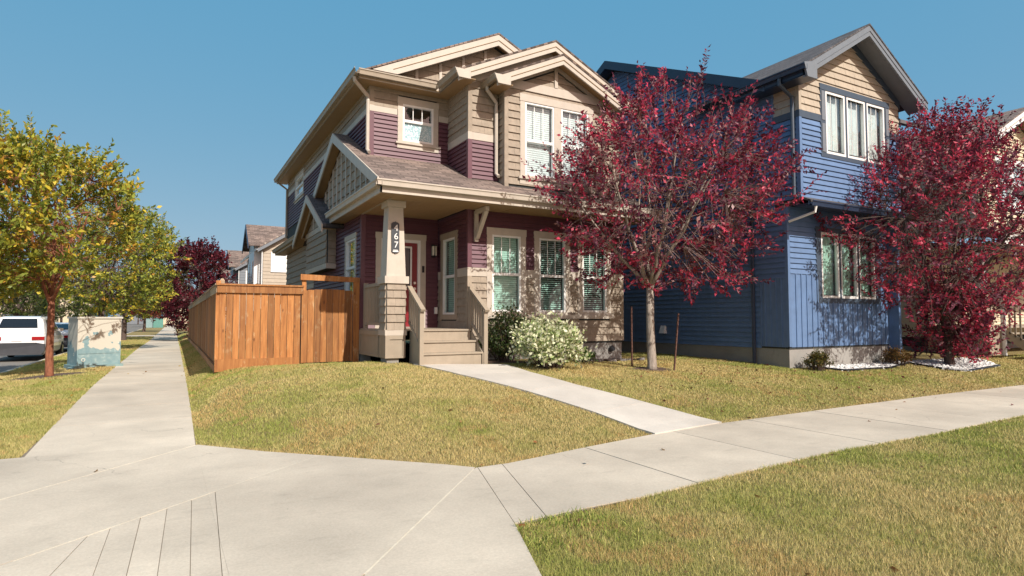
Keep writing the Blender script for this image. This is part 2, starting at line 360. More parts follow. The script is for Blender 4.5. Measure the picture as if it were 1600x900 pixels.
# the pad is not convex: three convex pieces
c_mid = W(500, 713)
left_piece = [(-3., pad_edge[0][1] + .05), (-3., FRONT_Y - .0), tuple(Vector((0.35, FRONT_Y))), pad_edge[1], pad_edge[0]]
j3a, j3b = W(570, 900), W(740, 735)
right_piece = [pad_edge[1], (0.35, FRONT_Y), pr_end, pr[1], pr[0], pad_edge[5], pad_edge[4], pad_edge[3], pad_edge[2]]
sw = mesh('corner_pavement', [(x, y, .004) for x, y in PAD], [tuple(range(len(PAD)))][::1], M['jointdark']); tag(sw, 'wide concrete corner ramp where two sidewalks meet', None, None, 'structure')
pol = [left_piece, right_piece]
pol = split(pol, W(0, 783), W(305, 697), .014)
pol = split(pol, W(90, 855), W(500, 713), .014)
keep = []; grooves = []
lineJ2 = (Vector(W(90, 855)), Vector(W(500, 713)))
def side(P_, l): c = Vector((sum(p[0] for p in P_) / len(P_), sum(p[1] for p in P_) / len(P_))); d = l[1] - l[0]; return d.x * (c.y - l[0].y) - d.y * (c.x - l[0].x)
l3 = (Vector(j3a), Vector(j3b))
for P_ in pol:
    if side(P_, lineJ2) < 0:
        grooves.append(P_)
    else: keep.append(P_)
grooves = split(grooves, j3a, j3b, .014)
gg = []
for P_ in grooves:
    if side(P_, l3) > 0: gg.append(P_)
    else: keep.append(P_)
for g in ((116, 862, 80, 900), (166, 845, 146, 900), (216, 826, 198, 900), (259, 810, 246, 900), (299, 795, 297, 900), (337, 782, 347, 900)):
    gg = split(gg, W(g[0], g[1]), W(g[2], g[3]), .0045)
slabs(sw, keep, M['conc']); slabs(sw, gg, M['conc'])
for a, b in ((W(-60, 800), W(305, 697)), (W(20, 880), W(500, 713)), (j3a, j3b)):
    a = Vector(a); b = Vector(b); mbj = MB(); nseg = 30
    for k in range(nseg):      # uneven bead of pale sealant in the joint
        p = a.lerp(b, k / nseg); q = a.lerp(b, (k + 1) / nseg); mbj.bar((p.x, p.y, .0105), (q.x, q.y, .0105), rnd.uniform(.008, .017), .005)
    mbj.build('joint_sealant', M['joint'], sw)
# front sidewalk
FS = list(zip(_fx, _fy)); NS = list(zip(_nx, _ny))
poly_front = [tuple(p) for p in FS] + [tuple(p) for p in NS[::-1]]
CONC.append(poly_front)
fs = mesh('front_sidewalk', [(x, y, gzf(x, y) + .002) for x, y in poly_front], [tuple(range(len(poly_front)))], M['jointdark']); tag(fs, 'pale concrete sidewalk crossing in front of the houses', None, None, 'structure')
cuts = [_fx[0], 2.98, 3.22] + [4.2 + 1.62 * k for k in range(23)]
def band(x0, x1):
    pts = [(x0, yfar(x0))] + [(a, b) for a, b in FS if x0 < a < x1] + [(x1, yfar(x1)), (x1, ynear(x1))] + [(a, b) for a, b in NS[::-1] if x0 < a < x1] + [(x0, ynear(x0))]
    return [(float(a), float(b)) for a, b in pts]
_sk = Vector(W(748, 735)) - Vector(W(805, 822)); _sk = _sk.x / _sk.y
for a, b in zip(cuts[:-1], cuts[1:]):
    k = [(x + ((y - yfar(a)) * _sk if (x < a + .1 or b < 3.5) and a < 3.5 else 0), y) for x, y in band(a + .006, b - .006)]
    slabs(fs, [[(float(x), float(y)) for x, y in k]], M['conc'], top=.010)
# side sidewalk
ls0 = Vector(W(37, 716)); ls1 = Vector(W(305, 696))
SX0, SX1 = -1.42, .27
side_poly = [tuple(ls0), tuple(ls1), (SX1, ls1.y + .1), (SX1, 175), (SX0, 175), (SX0, ls0.y + .1)]
CONC.append(side_poly)
ss = mesh('side_sidewalk', [(x, y, .001) for x, y in side_poly], [tuple(range(len(side_poly)))], M['jointdark']); tag(ss, 'straight concrete sidewalk leading away beside the wooden fence', None, None, 'structure')
yy = [ls1.y + .02] + [10.35 + 1.6 * k for k in range(46)] + [175.]
for i, (a, b) in enumerate(zip(yy[:-1], yy[1:])):
    q = [(SX0, a + .006), (SX1, a + .006), (SX1, b - .006), (SX0, b - .006)]
    if i == 0: q = [tuple(ls0), tuple(ls1), (SX1, b - .006), (SX0, b - .006)]
    slabs(ss, [q], M['conc'], top=.008)
# walkway to the steps
wl = [ground_at(*p) for p in ((1024, 680), (928, 646), (820, 612), (720, 587), (646, 570.5))]
wr = [ground_at(*p) for p in ((1128, 662), (1010, 631), (900, 603), (828, 583), (790, 571))]
walk_poly = [tuple(p.xy) for p in wl] + [tuple(p.xy) for p in wr[::-1]]
CONC.append(walk_poly)
wk = mesh('front_walk', [(p[0], p[1], gzf(*p) + .004) for p in walk_poly], [(i, i + 1, 8 - i, 9 - i) for i in range(4)], M['jointdark']); tag(wk, 'white concrete walk rising from the sidewalk to the porch steps', None, None, 'structure')
for i in range(4):
    q = []
    for a, b, t0 in ((wl[i], wl[i + 1], .004), (wr[i + 1], wr[i], .004)):
        q += [tuple(a.lerp(b, t0).xy), tuple(a.lerp(b, 1 - t0).xy)]
    mb = MB(); n = 4                             # follows the slope
    A = [Vector(q[0]).lerp(Vector(q[1]), k / n) for k in range(n + 1)]; B = [Vector(q[3]).lerp(Vector(q[2]), k / n) for k in range(n + 1)]
    for k in range(n):
        mb.prism([(p.x, p.y, gzf(p.x, p.y) + .025) for p in (A[k], B[k], B[k + 1], A[k + 1])], (0, 0, -.12))
    mb.build('slab', M['concnew'], wk)
# roads and kerbs
tag(MB().poly([(-13, -40, -.14), (KERB_X - .15, -40, -.14), (KERB_X - .15, 400, -.14), (-13, 400, -.14)]).build('side_road', M['asphalt']), 'pale asphalt side street with parked cars', None, None, 'structure')
tag(MB().poly([(KERB_X - .15, -9, -.136), (60, -9, -.136), (60, FRONT_Y - .15, -.136), (KERB_X - .15, FRONT_Y - .15, -.136)]).build('front_road', M['asphalt']), 'asphalt street in front of the lawn', None, None, 'structure')
tag(MB().box(KERB_X - .15, KERB_X, 3.5, 400, -.25, .006).build('side_kerb', M['conc']), 'concrete kerb along the side street', None, None, 'structure')
tag(MB().box(2.2, 60, FRONT_Y - .15, FRONT_Y, -.25, .006).build('front_kerb', M['conc']), 'concrete kerb along the front street', None, None, 'structure')
tag(MB().box(KERB_X, SX0 - .01, 60.5, 64, -.2, .012).build('lane_crossing', M['conc']), 'pale concrete lane crossing the grass strip far along the side street', None, None, 'structure')
CONC.append([(KERB_X, 60.4), (SX0, 60.4), (SX0, 64.1), (KERB_X, 64.1)])

# ------------------------------------------------------------------ house-building kit
class Wall:
    """plane: world = O + u*s + z*Z + n*off"""
    def __init__(w, O, u, n): w.O = Vector(O); w.u = Vector(u); w.n = Vector(n)
    def p(w, s, z, off=0.): return w.O + w.u * s + Vector((0, 0, z)) + w.n * off
def front(Y): return Wall((0, Y, 0), (1, 0, 0), (0, -1, 0))
def leftw(X): return Wall((X, 0, 0), (0, 1, 0), (-1, 0, 0))
def rightw(X): return Wall((X, 0, 0), (0, 1, 0), (1, 0, 0))
def rect(s0, s1, z0, z1): return [(s0, z0), (s1, z0), (s1, z1), (s0, z1)]
def area(P_): return abs(sum(P_[i][0] * P_[(i + 1) % len(P_)][1] - P_[(i + 1) % len(P_)][0] * P_[i][1] for i in range(len(P_)))) / 2
def dedupe(P_):
    out = []
    for p in P_:
        if not out or abs(p[0] - out[-1][0]) + abs(p[1] - out[-1][1]) > 1e-5: out.append(p)
    if len(out) > 1 and abs(out[0][0] - out[-1][0]) + abs(out[0][1] - out[-1][1]) < 1e-5: out.pop()
    return out
def band_clip(P_, z0, z1): return dedupe(clip(clip(P_, 0, -1, -z0), 0, 1, z1))
def cols(P_, z0, z1, holes):
    """pieces of polygon P_ in band z0..z1 outside the holes"""
    b = band_clip(P_, z0, z1)
    if len(b) < 3: return []
    iv = [(-1e4, 1e4)]
    zm = (z0 + z1) / 2
    for h in holes:
        if h[2] < zm < h[3]:
            nv = []
            for a, c in iv:
                if h[0] > a: nv.append((a, min(c, h[0])))
                if h[1] < c: nv.append((max(a, h[1]), c))
            iv = [q for q in nv if q[1] - q[0] > .01]
    res = []
    for a, c in iv:
        k = dedupe(clip(clip(b, -1, 0, -a), 1, 0, c))
        if len(k) > 2 and area(k) > .0006: res.append(k)
    return res
def sheath(parent, w, P_, holes, mat, th=.10, name='wall'):
    zs = sorted({min(p[1] for p in P_), max(p[1] for p in P_)} | {h[2] for h in holes} | {h[3] for h in holes}); mb = MB()
    for z0, z1 in zip(zs[:-1], zs[1:]):
        for k in cols(P_, z0, z1, holes): mb.prism([w.p(s, z) for s, z in k], w.n * -th)
    return mb.build(name, mat, parent)
def lap(parent, w, P_, holes, mat, expo=.10, name='siding_board', proud=.030, z_start=None):
    z = min(p[1] for p in P_) if z_start is None else z_start; top = max(p[1] for p in P_)
    while z < top - .005:
        z1 = min(z + expo, top)
        for k in cols(P_, z, z1, holes):
            MB().prism([w.p(s, q, .001) for s, q in k], [w.n * (.004 + proud * (1 - (q - z) / expo)) for s, q in k]).build(name, mat, parent)
        z += expo
def shakes(parent, w, P_, holes, mat, expo=.17, name='shake_course', z_start=None):
    z = min(p[1] for p in P_) if z_start is None else z_start; top = max(p[1] for p in P_); r = random.Random(int(z * 1000) + int(w.O.length * 100))
    while z < top - .005:
        z1 = min(z + expo, top)
        for k in cols(P_, z, z1, holes):
            mb = MB(); s = min(q[0] for q in k); e = max(q[0] for q in k)
            while s < e - .004:
                s1 = min(e, s + r.uniform(.11, .24)); dz = r.uniform(0, .003); pr_ = r.uniform(.026, .032)
                t = dedupe(clip(clip(k, -1, 0, -s), 1, 0, s1 - .0025))
                if len(t) > 2 and area(t) > 1e-4:
                    mb.prism([w.p(a, b - (dz if b < z + .002 else 0), .001) for a, b in t], [w.n * (.004 + pr_ * (1 - (b - z) / expo)) for a, b in t])
                s = s1
            if mb.v: mb.build(name, mat, parent)
        z += expo
def battens(parent, w, P_, holes, mat, step=.2, name='vertical_board'):
    s = min(p[0] for p in P_); e = max(p[0] for p in P_); z0 = min(p[1] for p in P_); z1 = max(p[1] for p in P_)
    while s < e - .01:
        s1 = min(e, s + step)
        zs = sorted({z0, z1} | {min(max(h[2], z0), z1) for h in holes} | {min(max(h[3], z0), z1) for h in holes})
        for a, b in zip(zs[:-1], zs[1:]):
            if b - a < .01 or any(h[2] < (a + b) / 2 < h[3] and h[0] < (s + s1) / 2 < h[1] for h in holes): continue
            mb = MB(); mb.prism([w.p(q, z, .001) for q, z in rect(s, s1 - .03, a, b)], w.n * .016); mb.prism([w.p(q, z, .001) for q, z in rect(s1 - .03, s1, a, b)], w.n * .034)
            mb.build(name, mat, parent)
        s = s1
def board(parent, name, w, s0, s1, z0, z1, off0, off1, mat):
    return MB().prism([w.p(s, z, off0) for s, z in rect(s0, s1, z0, z1)], w.n * (off1 - off0)).build(name, mat, parent)
def corner_post(parent, x, y, z0, z1, mat, sx, sy, wd=.075, name='corner_board'):
    """L shaped corner board at an outside corner; sx,sy point away from the house"""
    o = .028
    a, b = sorted((x + sx * o, x - sx * wd)); c, d = sorted((y + sy * .0, y + sy * o)); e, f = sorted((y, y - sy * wd)); g, h = sorted((x, x + sx * o))
    return MB().box(a, b, c, d, z0, z1).box(g, h, e, f, z0, z1).build(name, mat, parent)
def window(parent, w, s0, s1, z0, z1, cas=.10, head=.13, sillh=.10, mat_c=None, split_z=None, n=1, top_grid=2, bot_glass=None, blind='slats', gl='glass', gap=.10, sill_over=.05, frame=.045, sill=True, bottom=None, name='window', drop=1., slat_tilt=.5):
    """s0..z1 = outside of the casing. n sashes side by side, each split at split_z (0..1) or not"""
    mat_c = mat_c or M['cream']; top_o = M['white']
    win = bpy.data.objects.new(name, None); col.objects.link(win); win.parent = parent; win.matrix_parent_inverse = Matrix.Translation(-Vector(parent.location)); win.empty_display_size = .1
    bt = cas if bottom is None else bottom
    c = MB()
    o = .034
    for a, b, q, r_ in ((s0, s0 + cas, z0, z1 - head), (s1 - cas, s1, z0, z1 - head), (s0 - .012, s1 + .012, z1 - head, z1), (s0 + cas, s1 - cas, z0, z0 + bt)):
        c.prism([w.p(s, z, .0) for s, z in rect(a, b, q, r_)], w.n * (o + (.008 if r_ == z1 else 0)))
    cells = []
    iw = s1 - s0 - 2 * cas; cw = (iw - gap * (n - 1)) / n
    for k in range(n):
        a = s0 + cas + k * (cw + gap); cells.append((a, a + cw))
        if k < n - 1 and gap > .02: c.prism([w.p(s, z) for s, z in rect(a + cw, a + cw + gap, z0 + bt, z1 - head)], w.n * o)
    c.build('casing', mat_c, win)
    if sill:
        MB().prism([w.p(s, z, .0) for s, z in rect(s0 - sill_over, s1 + sill_over, z0 - sillh * .3, z0)], w.n * .075).prism([w.p(s, z, .0) for s, z in rect(s0 - .01, s1 + .01, z0 - sillh, z0 - sillh * .3)], w.n * .038).build('sill', mat_c, win)
    za, zb = z0 + bt, z1 - head
    for a, b in cells:
        fr = MB(); f = frame
        for q in (rect(a, a + f, za, zb), rect(b - f, b, za, zb), rect(a + f, b - f, za, za + f), rect(a + f, b - f, zb - f, zb)): fr.prism([w.p(s, z, -.05) for s, z in q], w.n * .075)
        parts = [(za + f, zb - f)]
        if split_z:
            zm = za + (zb - za) * split_z; fr.prism([w.p(s, z, -.045) for s, z in rect(a + f, b - f, zm - f * .7, zm + f * .7)], w.n * .065); parts = [(za + f, zm - f * .7), (zm + f * .7, zb - f)]
        fr.build('frame', M['white'], win)
        if top_grid:
            g = MB(); q0, q1 = parts[-1]
            for k in range(1, top_grid + 1):
                s = a + f + (b - a - 2 * f) * k / (top_grid + 1); g.prism([w.p(x, z, -.035) for x, z in rect(s - .009, s + .009, q0, q1)], w.n * .012)
            g.build('grille', M['white'], win)
        for i, (q0, q1) in enumerate(parts):
            m_ = bot_glass if (bot_glass and i == 0 and len(parts) > 1) else M[gl]
            MB().poly([w.p(s, z, -.028) for s, z in rect(a + f, b - f, q0, q1)]).build('pane', m_, win)
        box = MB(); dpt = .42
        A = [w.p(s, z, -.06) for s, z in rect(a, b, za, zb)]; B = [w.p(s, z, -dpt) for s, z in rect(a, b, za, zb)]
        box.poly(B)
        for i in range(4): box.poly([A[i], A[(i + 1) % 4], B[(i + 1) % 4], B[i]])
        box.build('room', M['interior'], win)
        if blind == 'slats':
            sb = MB(); z = zb - f; lo = za + (zb - za) * (1 - drop)
            while z > lo:
                h = min(.0435, .048 * (.35 + slat_tilt)); dz_ = .03 * (1 - min(slat_tilt, 1))
                sb.prism([w.p(a + f, z - h, -.10 + dz_ / 2), w.p(b - f, z - h, -.10 + dz_ / 2), w.p(b - f, z, -.10 - dz_ / 2), w.p(a + f, z, -.10 - dz_ / 2)], w.n * -.003); z -= .05
            sb.build('blind', M['blind'], win)
        elif blind == 'curtain':
            cb = MB(); k = 26; n0 = len(cb.v)
            for i in range(k + 1):
                s = a + (b - a) * i / k; oo = -.13 + .008 * math.sin(i * 1.9) + .005 * math.sin(i * .7)
                cb.v += [tuple(w.p(s, za, oo)), tuple(w.p(s, zb, oo))]
            cb.f += [(2 * i, 2 * i + 2, 2 * i + 3, 2 * i + 1) for i in range(k)]
            cb.build('curtain', M['curtain'], win, smooth=True)
    return win
def hole(s0, s1, z0, z1, e=.0): return (s0 + e, s1 - e, z0 + e, z1 - e)
def roof_slab(parent, pts, mat, th=.10, name='roof', us=None):
    """pts: planar polygon (top side), seen from above counter-clockwise; UV in metres along the slope"""
    mb = MB(); mb.prism(pts, (0, 0, -th)); o = mb.build(name, mat, parent)
    me = o.data; uv = me.uv_layers.new(name='UVMap'); p = [Vector(q) for q in pts]
    nrm = (p[1] - p[0]).cross(p[2] - p[0]).normalized(); h = nrm.cross(Vector((0, 0, 1)))
    h = h.normalized() if h.length > 1e-4 else Vector((1, 0, 0)); g = h.cross(nrm).normalized()
    for L_ in me.loops: v = me.vertices[L_.vertex_index].co; uv.data[L_.index].uv = (v.dot(h), v.dot(g))
    return o
def gutter(parent, p, q, out, mat, name='gutter', w_=.12, h=.12):
    """K-style gutter from p to q (top outer line), out = unit vector pointing away from the house"""
    p = Vector(p); q = Vector(q); o = Vector(out); prof = [(0, 0), (0, -.025), (-.018, -.04), (-.03, -h), (-w_, -h), (-w_, -.008), (-w_ + .004, -.008), (-w_ + .004, -h + .006), (-.036, -h + .006), (-.012, -.025), (-.012, 0)]
    pts = [p + o * a + Vector((0, 0, b)) for a, b in prof]; return MB().prism(pts, q - p).build(name, mat, parent)
def fascia(parent, p, q, h, th, mat, out, name='fascia'):
    """board hanging below the line p-q (top edge), thickness towards -out"""
    p = Vector(p); q = Vector(q); d = Vector((0, 0, -h)); return MB().prism([p, q, q + d, p + d], Vector(out) * -th).build(name, mat, parent)
def downspout(parent, pts, mat, r=.042, name='downspout'): return MB().tube(pts, r, 8).build(name, mat, parent)
def gable_roof_y(parent, xl, xr, y0, y1, z_e, m, mat, th=.04, left_only=False):
    th = .04
    """two slopes, ridge along Y"""
    xc = (xl + xr) / 2; zr = z_e + (xc - xl) * m
    roof_slab(parent, [(xl, y0, z_e), (xc, y0, zr), (xc, y1, zr), (xl, y1, z_e)][::-1], mat, th)
    roof_slab(parent, [(xc, y0, zr), (xr, y0, z_e), (xr, y1, z_e), (xc, y1, zr)][::-1], mat, th)
    return xc, zr
def rake_y(parent, xl, xr, y, z_e, m, mat, h=.30, th=.04, soff=None, depth=.3, wall_off=.0):
    """barge boards of a gable facing -Y, top edge on the roof line"""
    xc = (xl + xr) / 2; zr = z_e + (xc - xl) * m
    for a, za in ((xl, z_e), (xr, z_e)):
        MB().prism([(a, y + th + .015, za - .035), (xc, y + th + .015, zr - .035), (xc, y + th + .015, zr - h), (a, y + th + .015, za - h)], (0, -th, 0)).build('barge_board', mat, parent)
        if soff:
            MB().prism([(a, y, za - h * .62), (xc, y, zr - h * .62), (xc, y + depth, zr - h * .62), (a, y + depth, za - h * .62)], (0, 0, .012)).build('rake_soffit', soff, parent)
    return xc, zr

# ------------------------------------------------------------------ main house
XL, XR, XA = 3.77, 10.02, 5.68
YF, YL, YD, YB = 12.2, 13.35, 13.93, 11.89
XB0, XB1, XC = 6.44, 9.16, 7.80
YBACK = 24.7; DECK = 1.28
H1 = thing('corner_house', 'maroon and tan two-storey corner house with covered porch', 'house', (6.9, 18, .4))
sA, sL, sB, sD = front(YF), front(YL), front(YB), front(YD); wX = leftw(XL); wXA = leftw(XA)
mar, shk, crm = M['maroon'], M['shake'], M['cream']
# --- openings
w_small = (4.40, 5.40, 5.58, 6.64); w_up = (6.82, 8.88, 4.74, 6.68)
w_low = [(6.13, 7.15, 1.60, 3.57), (7.38, 8.40, 1.60, 3.57), (8.63, 9.64, 1.60, 3.57)]
w_porch = (12.73, 13.73, 1.48, 3.55); door_o = (4.09, 5.33, 1.28, 3.54)
w_sl = (14.34, 15.42, 1.95, 3.56); w_su = (21.3, 23.0, 5.75, 6.65)
inset = lambda h, e=.09: (h[0] + e, h[1] - e, h[2] + e, h[3] - e)
# --- sheathing
sheath(H1, sL, rect(XL + .0, XA, 4.9, 6.9), [inset(w_small)], M['interior'])
sheath(H1, sA, rect(XA, XR, .9, 4.2), [inset(w, .09) for w in w_low], M['interior'])
sheath(H1, sA, [(XA, 4.2), (XR, 4.2), (XR, 6.85), (XC, 7.85), (XA, 6.85)], [(XB0 + .1, XB1 - .1, 4.3, 6.7)], M['interior'])
sheath(H1, sB, [(XB0, 4.3), (XB1, 4.3), (XB1, 6.75), (XC, 7.42), (XB0, 6.75)], [inset(w_up)], M['interior'])
sheath(H1, leftw(XB0), rect(YB + .12, YF, 4.3, 6.9), [], M['interior']); sheath(H1, rightw(XB1), rect(YB + .12, YF, 4.3, 6.9), [], M['interior'])
sheath(H1, sD, rect(XL, XA - .1, 1.0, 4.3), [(4.2, 5.2, 1.28, 3.42)], M['interior'])
sheath(H1, wXA, rect(YF + .12, YD + .12, .9, 4.2), [inset(w_porch)], M['interior'])
sheath(H1, wXA, rect(YF + .12, YL + .12, 4.2, 6.9), [], M['interior'])
sheath(H1, wX, rect(YD + .12, YBACK, .75, 4.35), [inset(w_sl)], M['interior'])
sheath(H1, wX, rect(YL + .12, YBACK, 4.35, 6.9), [inset(w_su)], M['interior'])
sheath(H1, rightw(XR), rect(YF + .12, YBACK, .6, 6.9), [], M['interior'])
sheath(H1, Wall((0, YBACK, 0), (1, 0, 0), (0, 1, 0)), rect(XL + .1, XR - .1, .6, 6.9), [], M['interior'])
# --- cladding, upper storey
ci = lambda h: (h[0] + .03, h[1] - .03, h[2] + .02, h[3] - .03)
lap(H1, sL, rect(XL + .075, XA - .002, 4.95, 6.20), [ci(w_small)], mar)
shakes(H1, sL, rect(XL + .075, XA - .002, 6.34, 6.80), [ci(w_small)], shk)
for a, b in ((XL - .03, w_small[0] - .012), (w_small[1] + .012, XA)): board(H1, 'belt_board', sL, a, b, 6.20, 6.34, .0, .03, crm)
lap(H1, wXA, rect(YF + .075, YL, 4.6, 5.53), [], mar); shakes(H1, wXA, rect(YF + .075, YL, 5.70, 6.80), [], shk); board(H1, 'belt_board', wXA, YF - .0, YL - .03, 5.53, 5.70, 0, .03, crm)
lap(H1, sA, rect(XA + .075, XB0 - .03, 4.55, 5.53), [], mar); shakes(H1, sA, [(XA + .075, 5.70), (XB0 - .03, 5.70), (XB0 - .03, 7.2), (XA + .075, 6.88)], [], shk); board(H1, 'belt_board', sA, XA - .03, XB0 - .03, 5.53, 5.70, 0, .03, crm)
shakes(H1, sA, [(XB1 + .03, 4.55), (XR - .075, 4.55), (XR - .075, 6.85), (XB1 + .03, 7.2)], [], shk)
shakes(H1, leftw(XB0), rect(YB + .075, YF - .03, 4.55, 6.8), [], shk)
shakes(H1, sB, [(XB0 + .075, 4.55), (XB1 - .075, 4.55), (XB1 - .075, 6.76), (XB0 + .075, 6.76)], [(w_up[0] + .03, w_up[1] - .03, w_up[2] - .08, w_up[3] - .03)], shk)
lap(H1, wX, rect(YL + .075, YBACK - .05, 4.95, 6.20), [ci(w_su)], mar); shakes(H1, wX, rect(YL + .075, YBACK - .05, 6.34, 6.80), [ci(w_su)], shk)
for a, b in ((YL - .0, w_su[0]), (w_su[1], YBACK)): board(H1, 'belt_board', wX, a, b, 6.20, 6.34, 0, .03, crm)
corner_post(H1, XL, YL, 4.95, 6.20, mar, -1, -1); corner_post(H1, XL, YL, 6.34, 6.80, shk, -1, -1)
corner_post(H1, XA, YF, 4.55, 5.53, mar, -1, -1); corner_post(H1, XA, YF, 5.70, 6.85, shk, -1, -1)
corner_post(H1, XB0, YB, 4.45, 6.76, shk, -1, -1); corner_post(H1, XB1, YB, 4.45, 6.76, shk, 1, -1)
# main gable face (above the eave, on YL)
MG = .474; EZ = 6.95; EX = 3.38; RX = 6.9; RZ = EZ + (RX - EX) * MG
gab = [(4.1, 7.0), (9.7, 7.0), (RX, 7.0 + 2.8 * MG)]
sheath(H1, sL, [(3.9, 6.8), (9.9, 6.8), (9.9, 6.9), (RX, RZ - .12), (3.9, 6.9)], [], M['interior'], name='gable_wall')
shakes(H1, sL, gab, [], shk, expo=.20)
MB().prism([(4.05, YL, 6.98), (RX, YL, 6.98 + 2.85 * MG), (RX, YL, 6.98 + 2.85 * MG + .16), (3.72, YL, 6.98)], (0, -.04, 0)).build('frieze_board', crm, H1)
for s in (4.85, 5.45, 6.05, 6.65, 7.25): board(H1, 'gable_batten', sL, s - .035, s + .035, 6.95, RZ - .3 - abs(RX - s) * MG, .03, .045, crm)
# main roof
roof_slab(H1, [(EX, YL - .3, EZ), (RX, YL - .3, RZ), (RX, YBACK + .3, RZ), (EX, YBACK + .3, EZ)][::-1], M['roof'], .04)
roof_slab(H1, [(RX, YL - .3, RZ), (2 * RX - EX, YL - .3, EZ), (2 * RX - EX, YBACK + .3, EZ), (RX, YBACK + .3, RZ)][::-1], M['roof'], .04)
MB().prism([(3.72, YL - .245, EZ + .10), (RX, YL - .245, RZ - .035), (RX, YL - .245, RZ - .32), (4.30, YL - .245, EZ + .10)], (0, -.04, 0)).build('barge_board', crm, H1)
MB().prism([(RX, YL - .245, RZ - .035), (9.6, YL - .245, RZ - .035 - 2.7 * MG), (9.6, YL - .245, RZ - .32 - 2.7 * MG), (RX, YL - .245, RZ - .32)], (0, -.04, 0)).build('barge_board', crm, H1)
for a, za in ((4.2, RZ - 2.7 * MG), (9.6, RZ - 2.7 * MG)): MB().prism([(a, YL - .3, za - .2), (RX, YL - .3, RZ - .2), (RX, YL, RZ - .2), (a, YL, za - .2)], (0, 0, .012)).build('rake_soffit', M['soffit'], H1)
# pent eave across the front left
PY = YL - .42
roof_slab(H1, [(EX, PY, EZ), (5.28, PY, EZ), (5.28, YL, EZ + .2), (EX + .42, YL, EZ + .2)], M['roof'], .08)
gutter(H1, (EX - .02, PY - .10, 6.93), (5.20, PY - .10, 6.93), (0, -1, 0), M['taupe'])
gutter(H1, (EX - .12, PY - .10, 6.93), (EX - .12, YBACK + .3, 6.93), (-1, 0, 0), M['taupe'])
fascia(H1, (EX, PY + .02, 6.93), (5.30, PY + .02, 6.93), .17, .03, M['cream'], (0, -1, 0)); fascia(H1, (EX, PY, 6.93), (EX, YBACK + .3, 6.93), .17, .03, M['taupe'], (-1, 0, 0))
MB().box(EX - .005, 5.66, PY + .0, YL - .002, 6.775, 6.79).build('soffit', M['soffit'], H1); MB().box(EX - .005, XL - .002, YL - .002, YBACK + .3, 6.775, 6.79).build('soffit', M['soffit'], H1)
# bay gable (plane A): eaves at X 5.3 and 10.3
AE = 5.28; AR = 2 * XC - AE; AZ = EZ; AM = MG
gable_roof_y(H1, AE, AR, YF - .36, 15.2, AZ, AM, M['roof'])
rake_y(H1, AE, AR, YF - .36, AZ, AM, crm, .27, .04, M['soffit'], .36)
MB().prism([(XA, YF, 6.79), (XC, YF, 6.79 + (XC - XA) * AM), (XC, YF, 6.97 + (XC - XA) * AM), (XA, YF, 6.97)], (0, -.03, 0)).build('frieze_board', crm, H1)
MB().prism([(XR, YF, 6.79), (XC, YF, 6.79 + (XR - XC) * AM), (XC, YF, 6.97 + (XR - XC) * AM), (XR, YF, 6.97)], (0, -.03, 0)).build('frieze_board', crm, H1)
gutter(H1, (AE - .11, YF - .40, 6.95), (AE - .11, PY - .10, 6.95), (-1, 0, 0), M['taupe'])
fascia(H1, (AE, YF - .36, 6.93), (AE, PY + .05, 6.93), .17, .03, M['taupe'], (-1, 0, 0)); MB().box(AE, XA - .002, YF - .36, PY - .001, 6.76, 6.774).build('soffit', M['soffit'], H1)
MB().prism([(AE - .11, YF - .36, 6.93), (AE + .26, YF - .36, 6.93), (AE + .26, YF - .36, 6.74), (AE - .02, YF - .36, 6.74)], (0, -.045, 0)).build('eave_return', crm, H1)
# bump gable
BE = 6.06; BR = 2 * XC - BE; BZ = 6.86
gable_roof_y(H1, BE, BR, YB - .38, YF + .3, BZ, AM, M['roof'], .09)
rake_y(H1, BE, BR, YB - .38, BZ, AM, crm, .26, .04, M['soffit'], .38)
gutter(H1, (BE - .10, YB - .42, BZ + .0), (BE - .10, YF - .02, BZ + .0), (-1, 0, 0), M['taupe'])
MB().prism([(BE - .10, YB - .38, BZ - .02), (BE + .30, YB - .38, BZ - .02), (BE + .30, YB - .38, BZ - .22), (BE - .01, YB - .38, BZ - .22)], (0, -.045, 0)).build('eave_return', crm, H1)
MB().box(BE, XB0 - .002, YB - .379, YF - .032, BZ - .20, BZ - .185).build('soffit', M['soffit'], H1)
board(H1, 'gable_band', sB, XB0 - .03, XB1 + .03, 6.765, 6.97, 0, .04, crm)
shakes(H1, sB, [(XB0 + .5, 6.97), (XB1 - .5, 6.97), (XC, 6.97 + (XC - XB0 - .5) * AM)], [], shk, expo=.14)
for sgn in (1, -1):
    e = XC - sgn * (XC - XB0 + .03)
    MB().prism([(e, YB, 6.97), (XC - sgn * .95, YB, 6.97), (XC, YB, 6.97 + .95 * AM), (XC, YB, 6.97 + (XC - XB0 + .03) * AM - .28 + .0), (XC, YB, 6.97 + 1.36 * AM), (e, YB, 6.972)], (0, -.036, 0)).build('frieze_board', crm, H1)
board(H1, 'king_post', sB, XC - .045, XC + .045, 6.97, 7.46, .04, .052, crm)
# windows upstairs
window(H1, sL, *w_small, cas=.12, head=.15, split_z=.55, top_grid=2, bot_glass=M['frost'], blind=None, bottom=.04, sillh=.14)
window(H1, sB, *w_up, cas=.13, head=.17, split_z=.48, n=2, gap=.20, top_grid=2, bottom=.05, sillh=.16, slat_tilt=.9)
window(H1, wX, *w_su, cas=.12, head=.14, split_z=.5, n=1, top_grid=2, blind='curtain')
